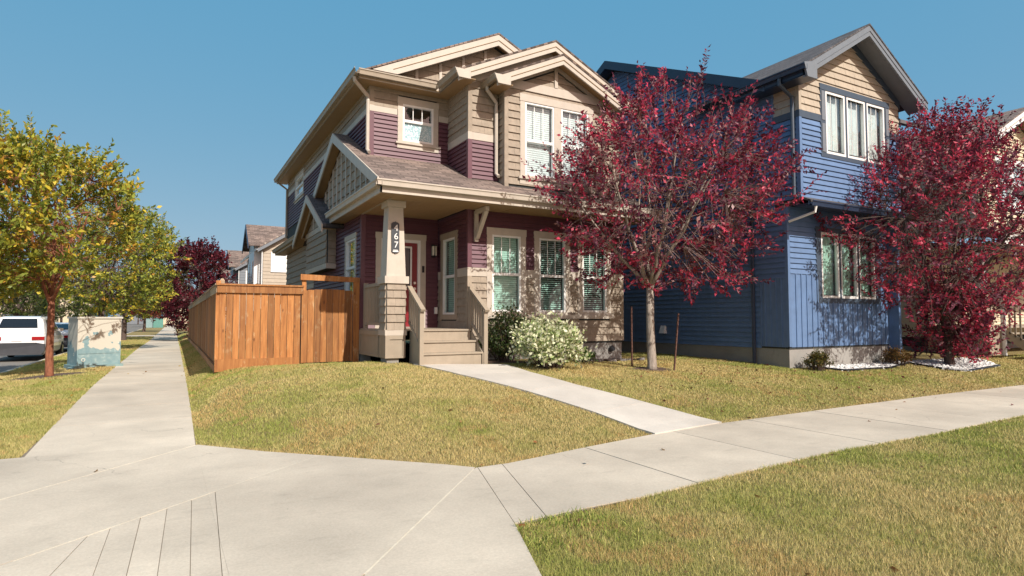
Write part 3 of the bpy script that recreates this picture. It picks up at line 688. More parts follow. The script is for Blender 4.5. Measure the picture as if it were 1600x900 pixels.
# --- porch roof and skirt roof
PX0, PY0, PZ, PM = 3.40, 11.28, 4.20, .485
zr_ = lambda y: PZ + (y - PY0) * PM
roof_slab(H1, [(PX0, PY0, PZ), (XR + .35, PY0, PZ), (XR + .35, YF, zr_(YF)), (XA, YF, zr_(YF)), (XA, YL, zr_(YL)), (PX0, YL, zr_(YL))], M['roof'])
GY_, GZ_ = 15.35, zr_(15.35)
roof_slab(H1, [(PX0, YL, zr_(YL)), (XL, YL, zr_(YL)), (XL, GY_, GZ_), (PX0, GY_, GZ_)], M['roof'])
roof_slab(H1, [(PX0, GY_, GZ_), (XL, GY_, GZ_), (XL, 2 * GY_ - PY0, PZ), (PX0, 2 * GY_ - PY0, PZ)], M['roof'])
for a, b, za, zb in ((PY0 + .1, GY_, PZ + .05, GZ_), (2 * GY_ - PY0, GY_, PZ, GZ_)):
    MB().prism([(PX0, a, za - .01), (PX0, b, zb - .01), (PX0, b, zb - .24), (PX0, a, za - .24)], (-.035, 0, 0)).build('barge_board', crm, H1)
    MB().prism([(PX0, a, za - .16), (PX0, b, zb - .16), (XL - .14, b, zb - .16), (XL - .14, a, za - .16)], (0, 0, .012)).build('rake_soffit', M['soffit'], H1)
wG = leftw(XL - .13)
gpoly = [(PY0 + .75, PZ + .12), (2 * GY_ - PY0 - .75, PZ + .12), (GY_, GZ_ - .25)]
sheath(H1, wG, gpoly, [], M['interior'], .05, 'gable_wall'); shakes(H1, wG, gpoly, [], shk, expo=.22)
s = PY0 + 1.3
while s < 19.2:
    zt = GZ_ - .27 - abs(GY_ - s) * PM
    if zt > PZ + .2: board(H1, 'gable_batten', wG, s - .035, s + .035, PZ + .1, zt, .0, .045, crm)
    s += .46
gutter(H1, (PX0 - .12, PY0 - .12, 4.17), (XR + .45, PY0 - .12, 4.17), (0, -1, 0), M['cream']); gutter(H1, (PX0 - .12, PY0 - .12, 4.17), (PX0 - .12, 15.7, 4.17), (-1, 0, 0), M['cream'])
fascia(H1, (PX0, PY0, 4.17), (XR + .45, PY0, 4.17), .24, .03, crm, (0, -1, 0)); fascia(H1, (PX0, PY0, 4.17), (PX0, 15.7, 4.17), .24, .03, crm, (-1, 0, 0))
# tongue and groove porch ceiling, boards run away from the street
for k in range(24):
    a = PX0 + .002 + k * .13; b = min(a + .127, XA + .8)
    MB().box(a, b, PY0 + .002, YD - .0 if a > XL - .1 and b < XA else (YF - .002 if a > XL else 16.2), 3.935, 3.95).build('ceiling_board', M['soffit'], H1)
MB().box(XA + .82, XR + .4, PY0 + .002, YF - .002, 3.935, 3.95).build('soffit', M['soffit'], H1)
board(H1, 'soffit_beam', leftw(XL + .02), PY0 + .5, YD, 3.92, 4.05, 0, .05, M['taupe'])
# small gable over the side bay
sgY, sgZ, sgX, sgm = 17.75, 5.02, 3.22, .52; hw = 2.15
roof_slab(H1, [(sgX, sgY - hw, sgZ - hw * sgm), (XL, sgY - hw, sgZ - hw * sgm), (XL, sgY, sgZ), (sgX, sgY, sgZ)], M['roofdark']); roof_slab(H1, [(sgX, sgY, sgZ), (XL, sgY, sgZ), (XL, sgY + hw, sgZ - hw * sgm), (sgX, sgY + hw, sgZ - hw * sgm)], M['roofdark'])
for d in (-1, 1):
    MB().prism([(sgX, sgY + d * hw, sgZ - hw * sgm - .01), (sgX, sgY, sgZ - .01), (sgX, sgY, sgZ - .22), (sgX, sgY + d * hw, sgZ - hw * sgm - .22)], (-.035, 0, 0)).build('barge_board', crm, H1)
    MB().prism([(sgX, sgY + d * hw, sgZ - hw * sgm - .14), (sgX, sgY, sgZ - .14), (3.50, sgY, sgZ - .14), (3.50, sgY + d * hw, sgZ - hw * sgm - .14)], (0, 0, .012)).build('rake_soffit', M['soffit'], H1)
BX = 3.52; wB = leftw(BX); bay0, bay1 = 16.45, 19.3
sheath(H1, wB, [(bay0, 2.84), (bay1, 2.84), (bay1, 4.1), (sgY, 4.9), (bay0, 4.1)], [], M['interior'], .2, 'bay_wall')
shakes(H1, wB, [(bay0 + .05, 2.99), (bay1 - .05, 2.99), (bay1 - .05, 3.92), (bay0 + .05, 3.92)], [], shk, expo=.2); shakes(H1, wB, [(bay0 + .25, 4.1), (bay1 - .25, 4.1), (sgY, 4.8)], [], shk, expo=.2)
board(H1, 'belt_board', wB, bay0 - .03, bay1 + .03, 2.84, 2.98, 0, .035, crm); board(H1, 'belt_board', wB, bay0 - .7, bay1 + .7, 3.93, 4.08, 0, .035, crm)
for s in (17.35, 18.15): board(H1, 'gable_batten', wB, s - .035, s + .035, 4.08, 4.6, 0, .045, crm)
shakes(H1, front(bay0), rect(BX + .02, XL - .02, 2.99, 3.92), [], shk, expo=.2); board(H1, 'belt_board', front(bay0), BX, XL, 2.84, 2.98, 0, .035, crm)
# skirt eave behind the bay
roof_slab(H1, [(3.38, 19.5, PZ), (XL, 19.5, PZ + .19), (XL, YBACK + .4, PZ + .19), (3.38, YBACK + .4, PZ)][::-1], M['roof'], .08)
gutter(H1, (3.26, 19.7, 4.16), (3.26, YBACK + .4, 4.16), (-1, 0, 0), M['taupe']); fascia(H1, (3.38, 19.7, 4.16), (3.38, YBACK + .4, 4.16), .2, .03, crm, (-1, 0, 0)); MB().box(3.38, XL - .002, 19.3, YBACK + .4, 3.96, 3.972).build('soffit', M['soffit'], H1)
# --- cladding, ground floor
belt = lambda w, a, b: board(H1, 'belt_board', w, a, b, 2.45, 2.64, 0, .03, crm)
wlh = [ci(w) for w in w_low]
lap(H1, sA, rect(XA + .075, XR - .075, 2.64, 3.94), wlh, mar); shakes(H1, sA, rect(XA + .075, XR - .075, .95, 2.45), [(a, b, c - .1, d) for a, b, c, d in wlh], shk, expo=.17)
e = [XA - .03] + [v for w in w_low for v in (w[0], w[1])] + [XR + .03]
for a, b in zip(e[::2], e[1::2]): belt(sA, a, b)
lap(H1, wXA, rect(YF + .075, YD, 2.64, 3.94), [ci(w_porch)], mar); shakes(H1, wXA, rect(YF + .075, YD, DECK, 2.45), [ci(w_porch)], shk, expo=.17); belt(wXA, YF, w_porch[0]); belt(wXA, w_porch[1], YD - .03)
lap(H1, sD, rect(XL + .075, XA - .03, DECK, 3.94), [(door_o[0] + .03, door_o[1] - .03, 1, door_o[3] - .03)], mar)
lap(H1, wX, rect(YD + .075, bay0 - .02, .75, 3.94), [ci(w_sl)], mar); lap(H1, wX, rect(bay0 - .02, bay1 + .02, .75, 2.84), [], mar); shakes(H1, wX, rect(bay1 + .02, YBACK - .05, 2.6, 3.94), [], shk, expo=.2); lap(H1, wX, rect(bay1 + .02, YBACK - .05, .75, 2.45), [], mar); board(H1, 'belt_board', wX, bay1, YBACK, 2.45, 2.6, 0, .03, crm)
corner_post(H1, XL, YD, .75, 3.94, mar, -1, -1); corner_post(H1, XA, YF, 2.64, 3.94, mar, -1, -1); corner_post(H1, XA, YF, 1.0, 2.45, shk, -1, -1); corner_post(H1, XR, YF, .95, 2.45, shk, 1, -1); corner_post(H1, XR, YF, 2.64, 3.94, mar, 1, -1)
MB().box(XA + .02, XR - .02, YF + .01, YF + .25, -.2, .95).box(XL + .02, XL + .25, YD + .05, YBACK - .05, -.2, .80).box(XR - .25, XR - .021, YF + .26, YBACK - .05, -.2, .95).build('foundation', M['found'], H1)
lowtilt = (.75, .1, .05)
for k, (w, d_) in enumerate(zip(w_low, (.95, .2, .1))):
    window(H1, sA, *w, cas=.135, head=.16, split_z=.49, top_grid=2, gl='glassgreen', bottom=.06, sillh=.10, slat_tilt=d_, sill=False)
board(H1, 'sill_board', sA, w_low[0][0] - .06, w_low[2][1] + .06, 1.50, 1.60, 0, .07, crm)
window(H1, wXA, *w_porch, cas=.14, head=.15, split_z=.50, top_grid=0, gl='glassgreen', bottom=.12, sill=False, slat_tilt=.9, mat_c=M['taupe'])
window(H1, wX, *w_sl, cas=.10, head=.12, split_z=.5, top_grid=0, blind='curtain', bottom=.1, sill=False)
# front door
dr = bpy.data.objects.new('front_door', None); col.objects.link(dr); dr.parent = H1; dr.matrix_parent_inverse = Matrix.Translation(-Vector(H1.location)); dr['label'] = 'red front door with a glazed panel and white frame'
c = MB()
for q in (rect(4.09, 4.22, 1.28, 3.40), rect(5.20, 5.33, 1.28, 3.40), rect(4.078, 5.342, 3.40, 3.54)): c.prism([sD.p(s, z) for s, z in q], sD.n * .036)
c.build('casing', crm, dr)
c = MB()
for q in (rect(4.22, 4.29, 1.28, 3.40), rect(5.13, 5.20, 1.28, 3.40), rect(4.29, 5.13, 3.33, 3.40)): c.prism([sD.p(s, z, -.08) for s, z in q], sD.n * .10)
c.build('frame', M['white'], dr)
gw = (4.50, 4.95, 2.28, 3.20); c = MB()
for q in (rect(4.29, gw[0], 1.31, 3.33), rect(gw[1], 5.13, 1.31, 3.33), rect(gw[0], gw[1], gw[3], 3.33), rect(gw[0], gw[1], 1.31, gw[2])): c.prism([sD.p(s, z, -.07) for s, z in q], sD.n * .045)
c.build('slab', M['red'], dr)
c = MB()
for a, b in ((4.42, 4.70), (4.75, 5.02)):
    for q in (rect(a, b, 1.45, 1.48), rect(a, b, 2.10, 2.13), rect(a, a + .03, 1.48, 2.10), rect(b - .03, b, 1.48, 2.10)): c.prism([sD.p(s, z, -.024) for s, z in q], sD.n * .012)
c.build('raised_panel', M['red'], dr)
c = MB()
for q in (rect(gw[0] - .04, gw[0], gw[2] - .04, gw[3] + .04), rect(gw[1], gw[1] + .04, gw[2] - .04, gw[3] + .04), rect(gw[0], gw[1], gw[3], gw[3] + .04), rect(gw[0], gw[1], gw[2] - .04, gw[2])): c.prism([sD.p(s, z, -.024) for s, z in q], sD.n * .02)
c.build('glazing_frame', M['white'], dr)
MB().poly([sD.p(s, z, -.04) for s, z in rect(*gw[:2], *gw[2:])]).build('pane', M['carglass'], dr)
board(dr, 'threshold', sD, 4.22, 5.20, 1.281, 1.31, -.1, .06, M['chrome'])
for z, r_ in ((2.36, .032), (2.22, .036)):
    k = MB(); k.tube([sD.p(5.05, z, -.025), sD.p(5.05, z, .0), sD.p(5.05, z, .045)], [r_, r_ * .6, r_], 12); k.build('knob' if z < 2.3 else 'deadbolt', M['chrome'], dr)
board(dr, 'door_bell', sD, 5.235, 5.29, 2.62, 2.78, .036, .055, M['black'])
# porch lamp, outlet box
lp = thing('porch_lamp', 'small lantern lamp beside the red front door', 'lamp', (5.52, YD - .03, 3.1))
MB().box(5.475, 5.565, YD - .045, YD - .024, 3.00, 3.32).build('back_plate', M['black'], lp); MB().box(5.46, 5.58, YD - .16, YD - .046, 3.27, 3.30).box(5.47, 5.57, YD - .15, YD - .046, 3.02, 3.04).box(5.505, 5.535, YD - .152, YD - .149, 3.04, 3.27).build('lantern_frame', M['black'], lp); MB().box(5.477, 5.563, YD - .148, YD - .05, 3.04, 3.27).build('lamp_shade', M['lampglass'], lp)
MB().box(5.56, 5.63, YD - .07, YD - .024, 1.62, 1.78).build('outlet_cover', M['white'], H1)
# knee brace at the porch corner
kb = MB(); kb.box(5.80, 5.89, YF - .09, YF - .032, 3.22, 3.90).box(5.80, 5.89, YF - .62, YF - .092, 3.83, 3.925); kb.bar((5.845, YF - .56, 3.84), (5.845, YF - .11, 3.30), .07, .09, (1, 0, 0)); kb.build('knee_brace', crm, H1)
# downspouts
downspout(H1, [(EX - .06, PY + .12, 6.80), (EX - .05, PY + .13, 6.72), (XL - .07, PY + .40, 6.52), (XL - .07, YL - .03, 6.42), (XL - .07, YL - .03, 5.30), (XL - .05, YL - .12, 5.22)], M['cream'])
downspout(H1, [(BE - .02, YF - .20, 6.74), (BE - .02, YF - .20, 6.66), (XB0 - .11, YF - .09, 6.44), (XB0 - .11, YF - .09, 6.3), (XB0 - .11, YF - .09, 4.80), (XB0 - .09, YF - .18, 4.72)], M['cream'])
downspout(H1, [(3.34, YBACK - .1, 6.85), (3.36, YBACK - .1, 6.75), (XL - .06, YBACK - .1, 6.5), (XL - .06, YBACK - .1, 4.6)], M['taupe'])
# --- porch deck, post, steps
tp = M['taupe']
for k in range(14):
    a = YF - .25 + k * .142; b = min(a + .138, YD - .03)
    MB().box(XL - .02, XA - .03, a, b, DECK - .03, DECK).build('deck_board', tp, H1)
# skirt box below the deck: left side and under the post
MB().box(3.74, 3.80, 12.42, YD - .02, .72, DECK - .03).build('skirt_panel', tp, H1)
fm = MB()
for q in (rect(12.40, 13.9, 1.15, 1.245), rect(12.40, 13.9, .70, .75), rect(12.44, 12.50, .75, 1.15), rect(13.84, 13.9, .75, 1.15)): fm.prism([leftw(3.74).p(s, z, .001) for s, z in q], (-.02, 0, 0))
fm.build('skirt_frame', tp, H1)
P0, P1, Q0, Q1 = 3.73, 4.15, 11.95, 12.40
MB().box(P0 + .01, P1 - .01, Q0 + .01, Q1, .70, 1.16).build('pedestal_base', tp, H1)
fm = MB(); wp = front(Q0 + .01)
for q in (rect(P0, P1, 1.08, 1.16), rect(P0, P1, .70, .74), rect(P0, P0 + .09, .74, 1.08), rect(P1 - .06, P1, .74, 1.08)): fm.prism([wp.p(s, z, .001) for s, z in q], (0, -.018, 0))
fm.build('pedestal_panel_frame', tp, H1)
box_part('footing', M['found'], H1, P0 + .05, P1 - .12, Q0 + .05, Q1, .35, .70)
MB().box(P0 + .02, P1 - .0, Q0 + .02, Q1 - .02, 1.16, 2.22).build('pedestal_core', M['interior'], H1)
for wv_, s0_, s1_ in ((front(Q0 + .02), P0 + .03, P1), (leftw(P0 + .02), Q0 + .03, Q1 - .02), (rightw(P1), Q0 + .03, Q1 - .02)): shakes(H1, wv_, rect(s0_, s1_, 1.27, 2.22), [], shk, expo=.165)
MB().box(P0 - .01, P1 + .03, Q0 - .01, Q1 + .01, 1.161, 1.27).build('pedestal_plinth', crm, H1); MB().box(P0 - .03, P1 + .06, Q0 - .03, Q1 + .04, 2.221, 2.37).build('pedestal_cap', crm, H1)
pc, qc = (P0 + P1) / 2 + .01, (Q0 + Q1) / 2
def taper(a, za, b, zb): return MB().prism([(pc - a, qc - a, za), (pc + a, qc - a, za), (pc + a, qc + a, za), (pc - a, qc + a, za)], [Vector(((b - a) * i, (b - a) * j, zb - za)) for i, j in ((-1, -1), (1, -1), (1, 1), (-1, 1))])
taper(.205, 2.37, .155, 3.80).build('post', crm, H1); MB().box(pc - .2, pc + .2, qc - .2, qc + .2, 3.80, 3.93).build('post_capital', crm, H1)
# left railing
box_part('handrail', tp, H1, 3.79, 3.86, Q1, 13.80, 2.20, 2.27); box_part('bottom_rail', tp, H1, 3.80, 3.85, Q1, 13.80, 1.36, 1.42)
for k in range(11): box_part('baluster', tp, H1, 3.807, 3.843, Q1 + .07 + k * .122, Q1 + .105 + k * .122, 1.42, 2.20)
box_part('newel_post', tp, H1, 3.78, 3.87, 13.70, 13.79, DECK, 2.31)
# steps
S0, S1 = 4.30, 5.58
base_z = gzf(4.9, 11.3) + .02; rise = (DECK - base_z) / 3
for k in range(3):
    zt = base_z + rise * (k + 1); yf_ = 11.30 + .27 * k
    box_part('riser', tp, H1, S0, S1, yf_ + .03, yf_ + .055, zt - rise - (0 if k else .08), zt - .035)
    box_part('tread', tp, H1, S0 - .01, S1 + .01, yf_, yf_ + (.30 if k < 2 else .15), zt - .035, zt)
for x in (S0 - .04, S1 + .012):
    MB().prism([(x, 11.30, base_z - .1), (x, 12.0, base_z - .1), (x, 12.0, DECK - .04), (x, 11.86, DECK - .04), (x, 11.30, base_z + rise * .9)], (.028, 0, 0)).build('stringer', tp, H1)
    nx = x - .045 if x < 5 else x + .03
    MB().box(nx, nx + .085, 11.28, 11.365, base_z - .05, 1.66).build('newel_post', tp, H1)
    a = Vector((nx + .042, 11.22, 1.66)); b = Vector((nx + .042, 12.02, 2.16)); MB().bar(a, b, .10, .05).build('handrail', tp, H1)
    MB().bar(a + Vector((0, .1, -.74)), b + Vector((0, -.02, -.72)), .05, .06).build('bottom_rail', tp, H1)
    for k in range(6):
        y = 11.44 + k * .108; zt = 1.66 + (y - 11.22) * .625; MB().box(nx + .025, nx + .06, y, y + .035, zt - .74, zt - .01).build('baluster', tp, H1)
box_part('newel_post', tp, H1, S1 + .03, S1 + .115, 11.96, 12.05, DECK - .3, 2.2)
# house number plaque on the post
pq = thing('house_number_sign', 'dark slate plaque with white digits 467 on the porch post', 'sign', (pc, qc - .19, 2.9))
ang = math.atan((.205 - .155) / 1.43)
yy_ = lambda z: qc - (.205 - (z - 2.37) * math.tan(ang)) - .004
zz0, zz1 = 2.83, 3.50; hwid = .082
out = [(-hwid, zz0 + .05), (-hwid + .03, zz0 + .02), (-.02, zz0 + .015), (0, zz0), (.02, zz0 + .015), (hwid - .03, zz0 + .02), (hwid, zz0 + .05), (hwid, zz1 - .05), (hwid - .03, zz1 - .02), (.02, zz1 - .015), (0, zz1), (-.02, zz1 - .015), (-hwid + .03, zz1 - .02), (-hwid, zz1 - .05)]
M['plaque'] = painted('slate_plaque', (.035, .042, .052), .5, .25, nscale=18, dirt=0); M['digit'] = painted('white_digit', (.82, .82, .80), .4, .02, dirt=0)
px_ = pc - .02
MB().prism([(px_ + a, yy_(z), z) for a, z in out], (0, -.022, 0)).build('plaque', M['plaque'], pq)
def text_part(parent, body, size, loc, rot, mat, name, ext=.003):
    cu = bpy.data.curves.new(name, 'FONT'); cu.body = body; cu.size = size; cu.align_x = 'CENTER'; cu.align_y = 'CENTER'; cu.extrude = ext
    t = bpy.data.objects.new('tmp', cu); col.objects.link(t); t.rotation_euler = rot; t.location = loc; bpy.context.view_layer.update()
    me = bpy.data.meshes.new_from_object(t.evaluated_get(bpy.context.evaluated_depsgraph_get())); me.transform(t.matrix_world); bpy.data.objects.remove(t)
    me.materials.clear(); me.materials.append(mat); return link(name, me, parent)
for ch, z in (('4', 3.36), ('6', 3.185), ('7', 3.01)): text_part(pq, ch, .185, (px_ + .012, yy_(z) - .0245, z), (math.pi / 2 - 0, 0, 0), M['digit'], 'digit')
MB().prism([(px_ + a, yy_(z) - .0225, z) for a, z in rect(-.06, .06, 2.868, 2.888)], (0, -.003, 0)).prism([(px_ + a, yy_(z) - .0225, z) for a, z in rect(-.05, .05, 2.896, 2.910)], (0, -.003, 0)).build('name_strip', M['digit'], pq)

# ------------------------------------------------------------------ wooden fence with gate
FY, FX = 14.0, .80
fn = thing('wooden_fence', 'stained cedar board fence running from the porch back along the sidewalk', 'fence', (FX, FY, .4))
ced = M['cedar']
def picket(x0, x1, y0, y1, z0, z1, name='fence_board', par=fn): return MB().box(x0, x1, y0, y1, z0, z1).build(name, ced, par)
x = FX + .02
while x < 2.42:
    w_ = rnd.uniform(.125, .145); o = rnd.uniform(-.006, .006); zb = gzf(x, FY) - .02
    picket(x, min(x + w_ - .009, 2.44), FY + o, FY + .02 + o, zb, 2.06); x += w_
MB().box(FX - .03, 2.49, FY - .045, FY - .008, 2.045, 2.20).build('top_rail', ced, fn); MB().box(FX - .05, 2.50, FY - .07, FY + .06, 2.20, 2.235).build('cap_rail', ced, fn)
MB().box(FX - .05, 2.40, FY - .05, FY - .010, gzf(1.2, FY) - .06, gzf(1.6, FY) + .17).build('kickboard', ced, fn)
for x0, z1 in ((.72, 2.30), (2.44, 2.38), (3.60, 2.34)): MB().box(x0 + .03, x0 + .12, FY + .022, FY + .11, gzf(x0, FY) - .1, z1).build('fence_post', ced, fn)
MB().box(3.60, 3.74, FY - .02, FY + .02, gzf(3.6, FY) - .05, 2.34).build('fence_board', ced, fn)
MB().prism([(2.43, FY - .03, 2.36), (3.77, FY - .03, 2.34), (3.77, FY - .03, 2.45), (2.43, FY - .03, 2.49)], (0, .11, 0)).build('gate_lintel', ced, fn)
y = FY + .04; k = 0
while y < 42.8:
    w_ = rnd.uniform(.132, .146); o = rnd.uniform(-.005, .005)
    picket(FX + o, FX + .02 + o, y, y + w_ - .009, gzf(FX + .1, y) - .05, 2.06 - .0 * y); y += w_; k += 1
for k in range(12):
    y = FY + .1 + 2.44 * k
    if y > 42.8: break
    MB().box(FX + .025, FX + .115, y, y + .09, gzf(FX + .1, y) - .1, 2.30).prism([(FX + .02, y - .005, 2.30), (FX + .12, y - .005, 2.30), (FX + .12, y + .095, 2.30), (FX + .02, y + .095, 2.30)], [Vector((.03 * i, .03 * j, .05)) for i, j in ((1, 1), (-1, 1), (-1, -1), (1, -1))]).build('fence_post', M['greywood'], fn)
    y1 = min(y + 2.43, 42.9)
    MB().box(FX - .045, FX - .008, y - .1, y1 - .105, 2.045, 2.20).build('top_rail', M['greywood'], fn); MB().box(FX - .07, FX + .06, y - .1, y1 - .105, 2.20, 2.235).build('cap_rail', M['greywood'], fn)
    MB().box(FX - .05, FX - .010, y - .1, y1 - .105, gzf(FX + .05, y) - .06, gzf(FX + .05, y) + .12).build('kickboard', ced, fn)
gt = thing('garden_gate', 'closed cedar board gate under a wooden lintel beside the porch', 'gate', (3.05, FY, .45))
x = 2.46; k = 0
while x < 3.58:
    w_ = rnd.uniform(.128, .142); zt = 2.13 + .035 * math.sin((x - 2.46) / 1.12 * math.pi)
    picket(x, min(x + w_ - .008, 3.585), FY - .012, FY + .01, gzf(x, FY) + .03, zt, 'gate_board', gt); x += w_
MB().box(2.50, 3.56, FY + .012, FY + .05, .75, .85).box(2.50, 3.56, FY + .012, FY + .05, 1.85, 1.95).build('gate_rail', ced, gt)

# ------------------------------------------------------------------ blue house
H2 = thing('blue_house', 'blue two-storey house with tan shake gable behind the purple tree', 'house', (15.5, 14, .4))
QX, QR, QU, QLo = 12.4, 16.5, 8.75, 9.13; blu, sla = M['blue'], M['slate']
bU, bL, bS = front(QU), front(QLo), leftw(QX)
wu = (13.15, 15.98, 5.30, 7.05); wl2 = (13.42, 16.05, 1.88, 3.72)
pk = 14.45; QM = .60; qe = 7.10; qz = qe + 2.5 * QM
sheath(H2, bU, [(QX, 4.15), (QR, 4.15), (QR, 7.25), (pk, 8.45), (QX, 7.25)], [inset(wu, .2)], M['interior'])
sheath(H2, bL, rect(QX, QR, .8, 4.15), [inset(wl2, .2)], M['interior'])
side_p = [(QLo + .12, .8), (20.5, .8), (20.5, 7.2), (15.3, 9.62), (9.6, 7.1), (QLo + .12, 7.1)]
sheath(H2, bS, side_p, [], M['interior']); sheath(H2, bS, rect(QU + .1, QLo + .12, 4.15, 7.15), [], M['interior'])
sheath(H2, front(10.4), rect(QR, 18.6, .6, 7.1), [], blu); sheath(H2, rightw(18.6), rect(10.5, 20.5, .6, 7.1), [], blu); sheath(H2, rightw(QR), rect(QU + .1, 10.4, .6, 7.1), [], blu)
MB().box(QX + .2, QR - .2, QU + .12, QLo, 4.15, 4.17).build('overhang_soffit', sla, H2)
hu = (wu[0] + .03, wu[1] - .03, wu[2] + .03, wu[3] - .03); hl_ = (wl2[0] + .03, wl2[1] - .03, wl2[2] + .03, wl2[3] - .03)
lap(H2, bU, rect(QX + .06, QR - .06, 4.25, 6.13), [hu], blu, expo=.125)
for a, b in ((QX - .03, wu[0]), (wu[1], QR + .03)): board(H2, 'belt_board', bU, a, b, 6.13, 6.29, 0, .032, sla)
shakes(H2, bU, [(QX + .06, 6.29), (QR - .06, 6.29), (QR - .06, 7.18), (pk, 8.36), (QX + .06, 7.18)], [hu], M['tanlap'], expo=.165)
lap(H2, bS, rect(9.43, 19.5, 2.45, 7.1), [], blu, expo=.125); lap(H2, bS, rect(9.88, 19.5, .8, 2.45), [], blu, expo=.125); lap(H2, bS, rect(QLo + .03, 9.43, 2.45, 4.1), [], blu, expo=.125)
lap(H2, bS, [(9.75, 7.1), (20.4, 7.22), (15.3, 9.55)], [], blu, expo=.125, z_start=7.1)
lap(H2, bS, rect(QU + .06, 9.43, 4.25, 6.13), [], blu, expo=.125); board(H2, 'belt_board', bS, QU, 9.43, 6.13, 6.29, 0, .032, sla); shakes(H2, bS, rect(QU + .06, 9.40, 6.29, 7.1), [], M['tanlap'], expo=.165); board(H2, 'corner_board', bS, 9.40, 9.46, 6.29, 7.1, 0, .03, blu)
corner_post(H2, QX, QU, 4.2, 6.13, blu, -1, -1, .06); corner_post(H2, QX, QU, 6.29, 7.1, M['tanlap'], -1, -1, .06); corner_post(H2, QX, QLo, .85, 4.12, blu, -1, -1, .06)
lap(H2, bL, rect(QX + .06, QR - .06, 2.55, 4.12), [hl_], blu, expo=.125); battens(H2, bL, rect(QX + .06, QR - .06, .84, 2.55), [hl_], blu, .2); battens(H2, bS, rect(QLo + .04, 9.88, .84, 2.45), [], blu, .15)
MB().box(QX + .02, QR - .02, QLo + .02, QLo + .3, -.2, .84).box(QX + .02, QX + .3, QLo + .3, 20.4, -.2, .80).build('foundation', M['found'], H2)
window(H2, bU, *wu, cas=.20, head=.14, split_z=None, n=3, gap=.06, top_grid=2, blind='curtain', mat_c=sla, bottom=.10, sill=False, frame=.06)
window(H2, bL, *wl2, cas=.20, head=.12, split_z=None, n=3, gap=.06, top_grid=0, blind='curtain', mat_c=sla, bottom=.12, sill=False, frame=.06, gl='glassgreen')
for a in (wu[0] + .02, wu[1] - .18):
    for q in ((5.42, 6.10), (6.18, 6.88)): board(H2, 'shutter_panel', bU, a + .02, a + .14, q[0], q[1], .034, .046, M['slategrey'])
# roofs
gable_roof_y(H2, 11.95, 16.95, QU - .50, 12.0, qe, QM, M['roofdark'], .1)
rake_y(H2, 11.95, 16.95, QU - .50, qe, QM, M['slategrey'], .30, .04, M['slategrey'], .5)
for sgn in (-1, 1): MB().prism([(pk + sgn * 2.05, QU, 6.98), (pk, QU, 6.98 + 2.05 * QM), (pk, QU, 7.20 + 2.05 * QM), (pk + sgn * 2.05, QU, 7.20)], (0, -.035, 0)).build('frieze_board', sla, H2)
gutter(H2, (11.83, QU - .55, qe - .02), (11.83, 10.2, qe - .02), (-1, 0, 0), M['navy']); fascia(H2, (11.95, QU - .5, qe - .02), (11.95, 10.2, qe - .02), .24, .03, M['navy'], (-1, 0, 0)); MB().box(11.95, QX - .002, QU - .5, 10.2, qe - .25, qe - .235).build('soffit', M['navy'], H2)
MB().prism([(11.86, QU - .5, qe), (12.3, QU - .5, qe + .1), (12.3, QU - .5, qe - .30), (11.97, QU - .5, qe - .30)], (0, -.045, 0)).build('eave_return', M['slategrey'], H2)
m2 = .458; e2 = 9.30; z2 = 7.08; rz2 = z2 + (15.3 - e2) * m2
roof_slab(H2, [(11.98, e2, z2), (18.9, e2, z2), (18.9, 15.3, rz2), (11.98, 15.3, rz2)], M['roofdark']); roof_slab(H2, [(11.98, 15.3, rz2), (18.9, 15.3, rz2), (18.9, 21.0, rz2 - 5.7 * m2), (11.98, 21.0, rz2 - 5.7 * m2)], M['roofdark'])
for a, za in ((e2, z2), (21.0, rz2 - 5.7 * m2)):
    MB().prism([(11.98, a, za - .01), (11.98, 15.3, rz2 - .01), (11.98, 15.3, rz2 - .27), (11.98, a, za - .27)], (-.04, 0, 0)).build('barge_board', M['navy'], H2); MB().prism([(11.98, a, za - .18), (11.98, 15.3, rz2 - .18), (QX, 15.3, rz2 - .18), (QX, a, za - .18)], (0, 0, .012)).build('rake_soffit', M['navy'], H2)
# pent roof under the overhang
roof_slab(H2, [(QX - .05, QU - .28, 4.16), (QR + .05, QU - .28, 4.16), (QR + .05, QU - .02, 4.28), (QX - .05, QU - .02, 4.28)], M['roofdark'], .05); gutter(H2, (QX - .08, QU - .36, 4.14), (QR + .1, QU - .36, 4.14), (0, -1, 0), M['navy']); MB().box(QX - .05, QR + .05, QU - .27, QU + .11, 4.05, 4.10).build('soffit', M['navy'], H2)
downspout(H2, [(11.9, QU + .12, 6.95), (11.9, QU + .12, 6.82), (QX - .07, QU + .12, 6.6), (QX - .07, QU + .12, 4.35), (QX - .07, QU + .06, 4.25)], sla); downspout(H2, [(QX - .07, 10.05, 6.6), (QX - .07, 10.05, 1.0), (QX - .07, 10.05, .3)], M['navy'])
downspout(H2, [(QX + .1, QU - .30, 4.03), (QX + .1, QU - .28, 3.9), (QX - .0, QLo - .06, 3.75)], M['white'], .03)
vt = MB().prism([(QX - .02, 13.08, 1.08), (QX - .02, 13.28, 1.08), (QX - .02, 13.28, 1.30), (QX - .02, 13.12, 1.30)], [Vector((-.13, 0, 0)), Vector((-.13, 0, 0)), Vector((-.05, 0, 0)), Vector((-.05, 0, 0))]).build('dryer_vent', M['white'], H2)

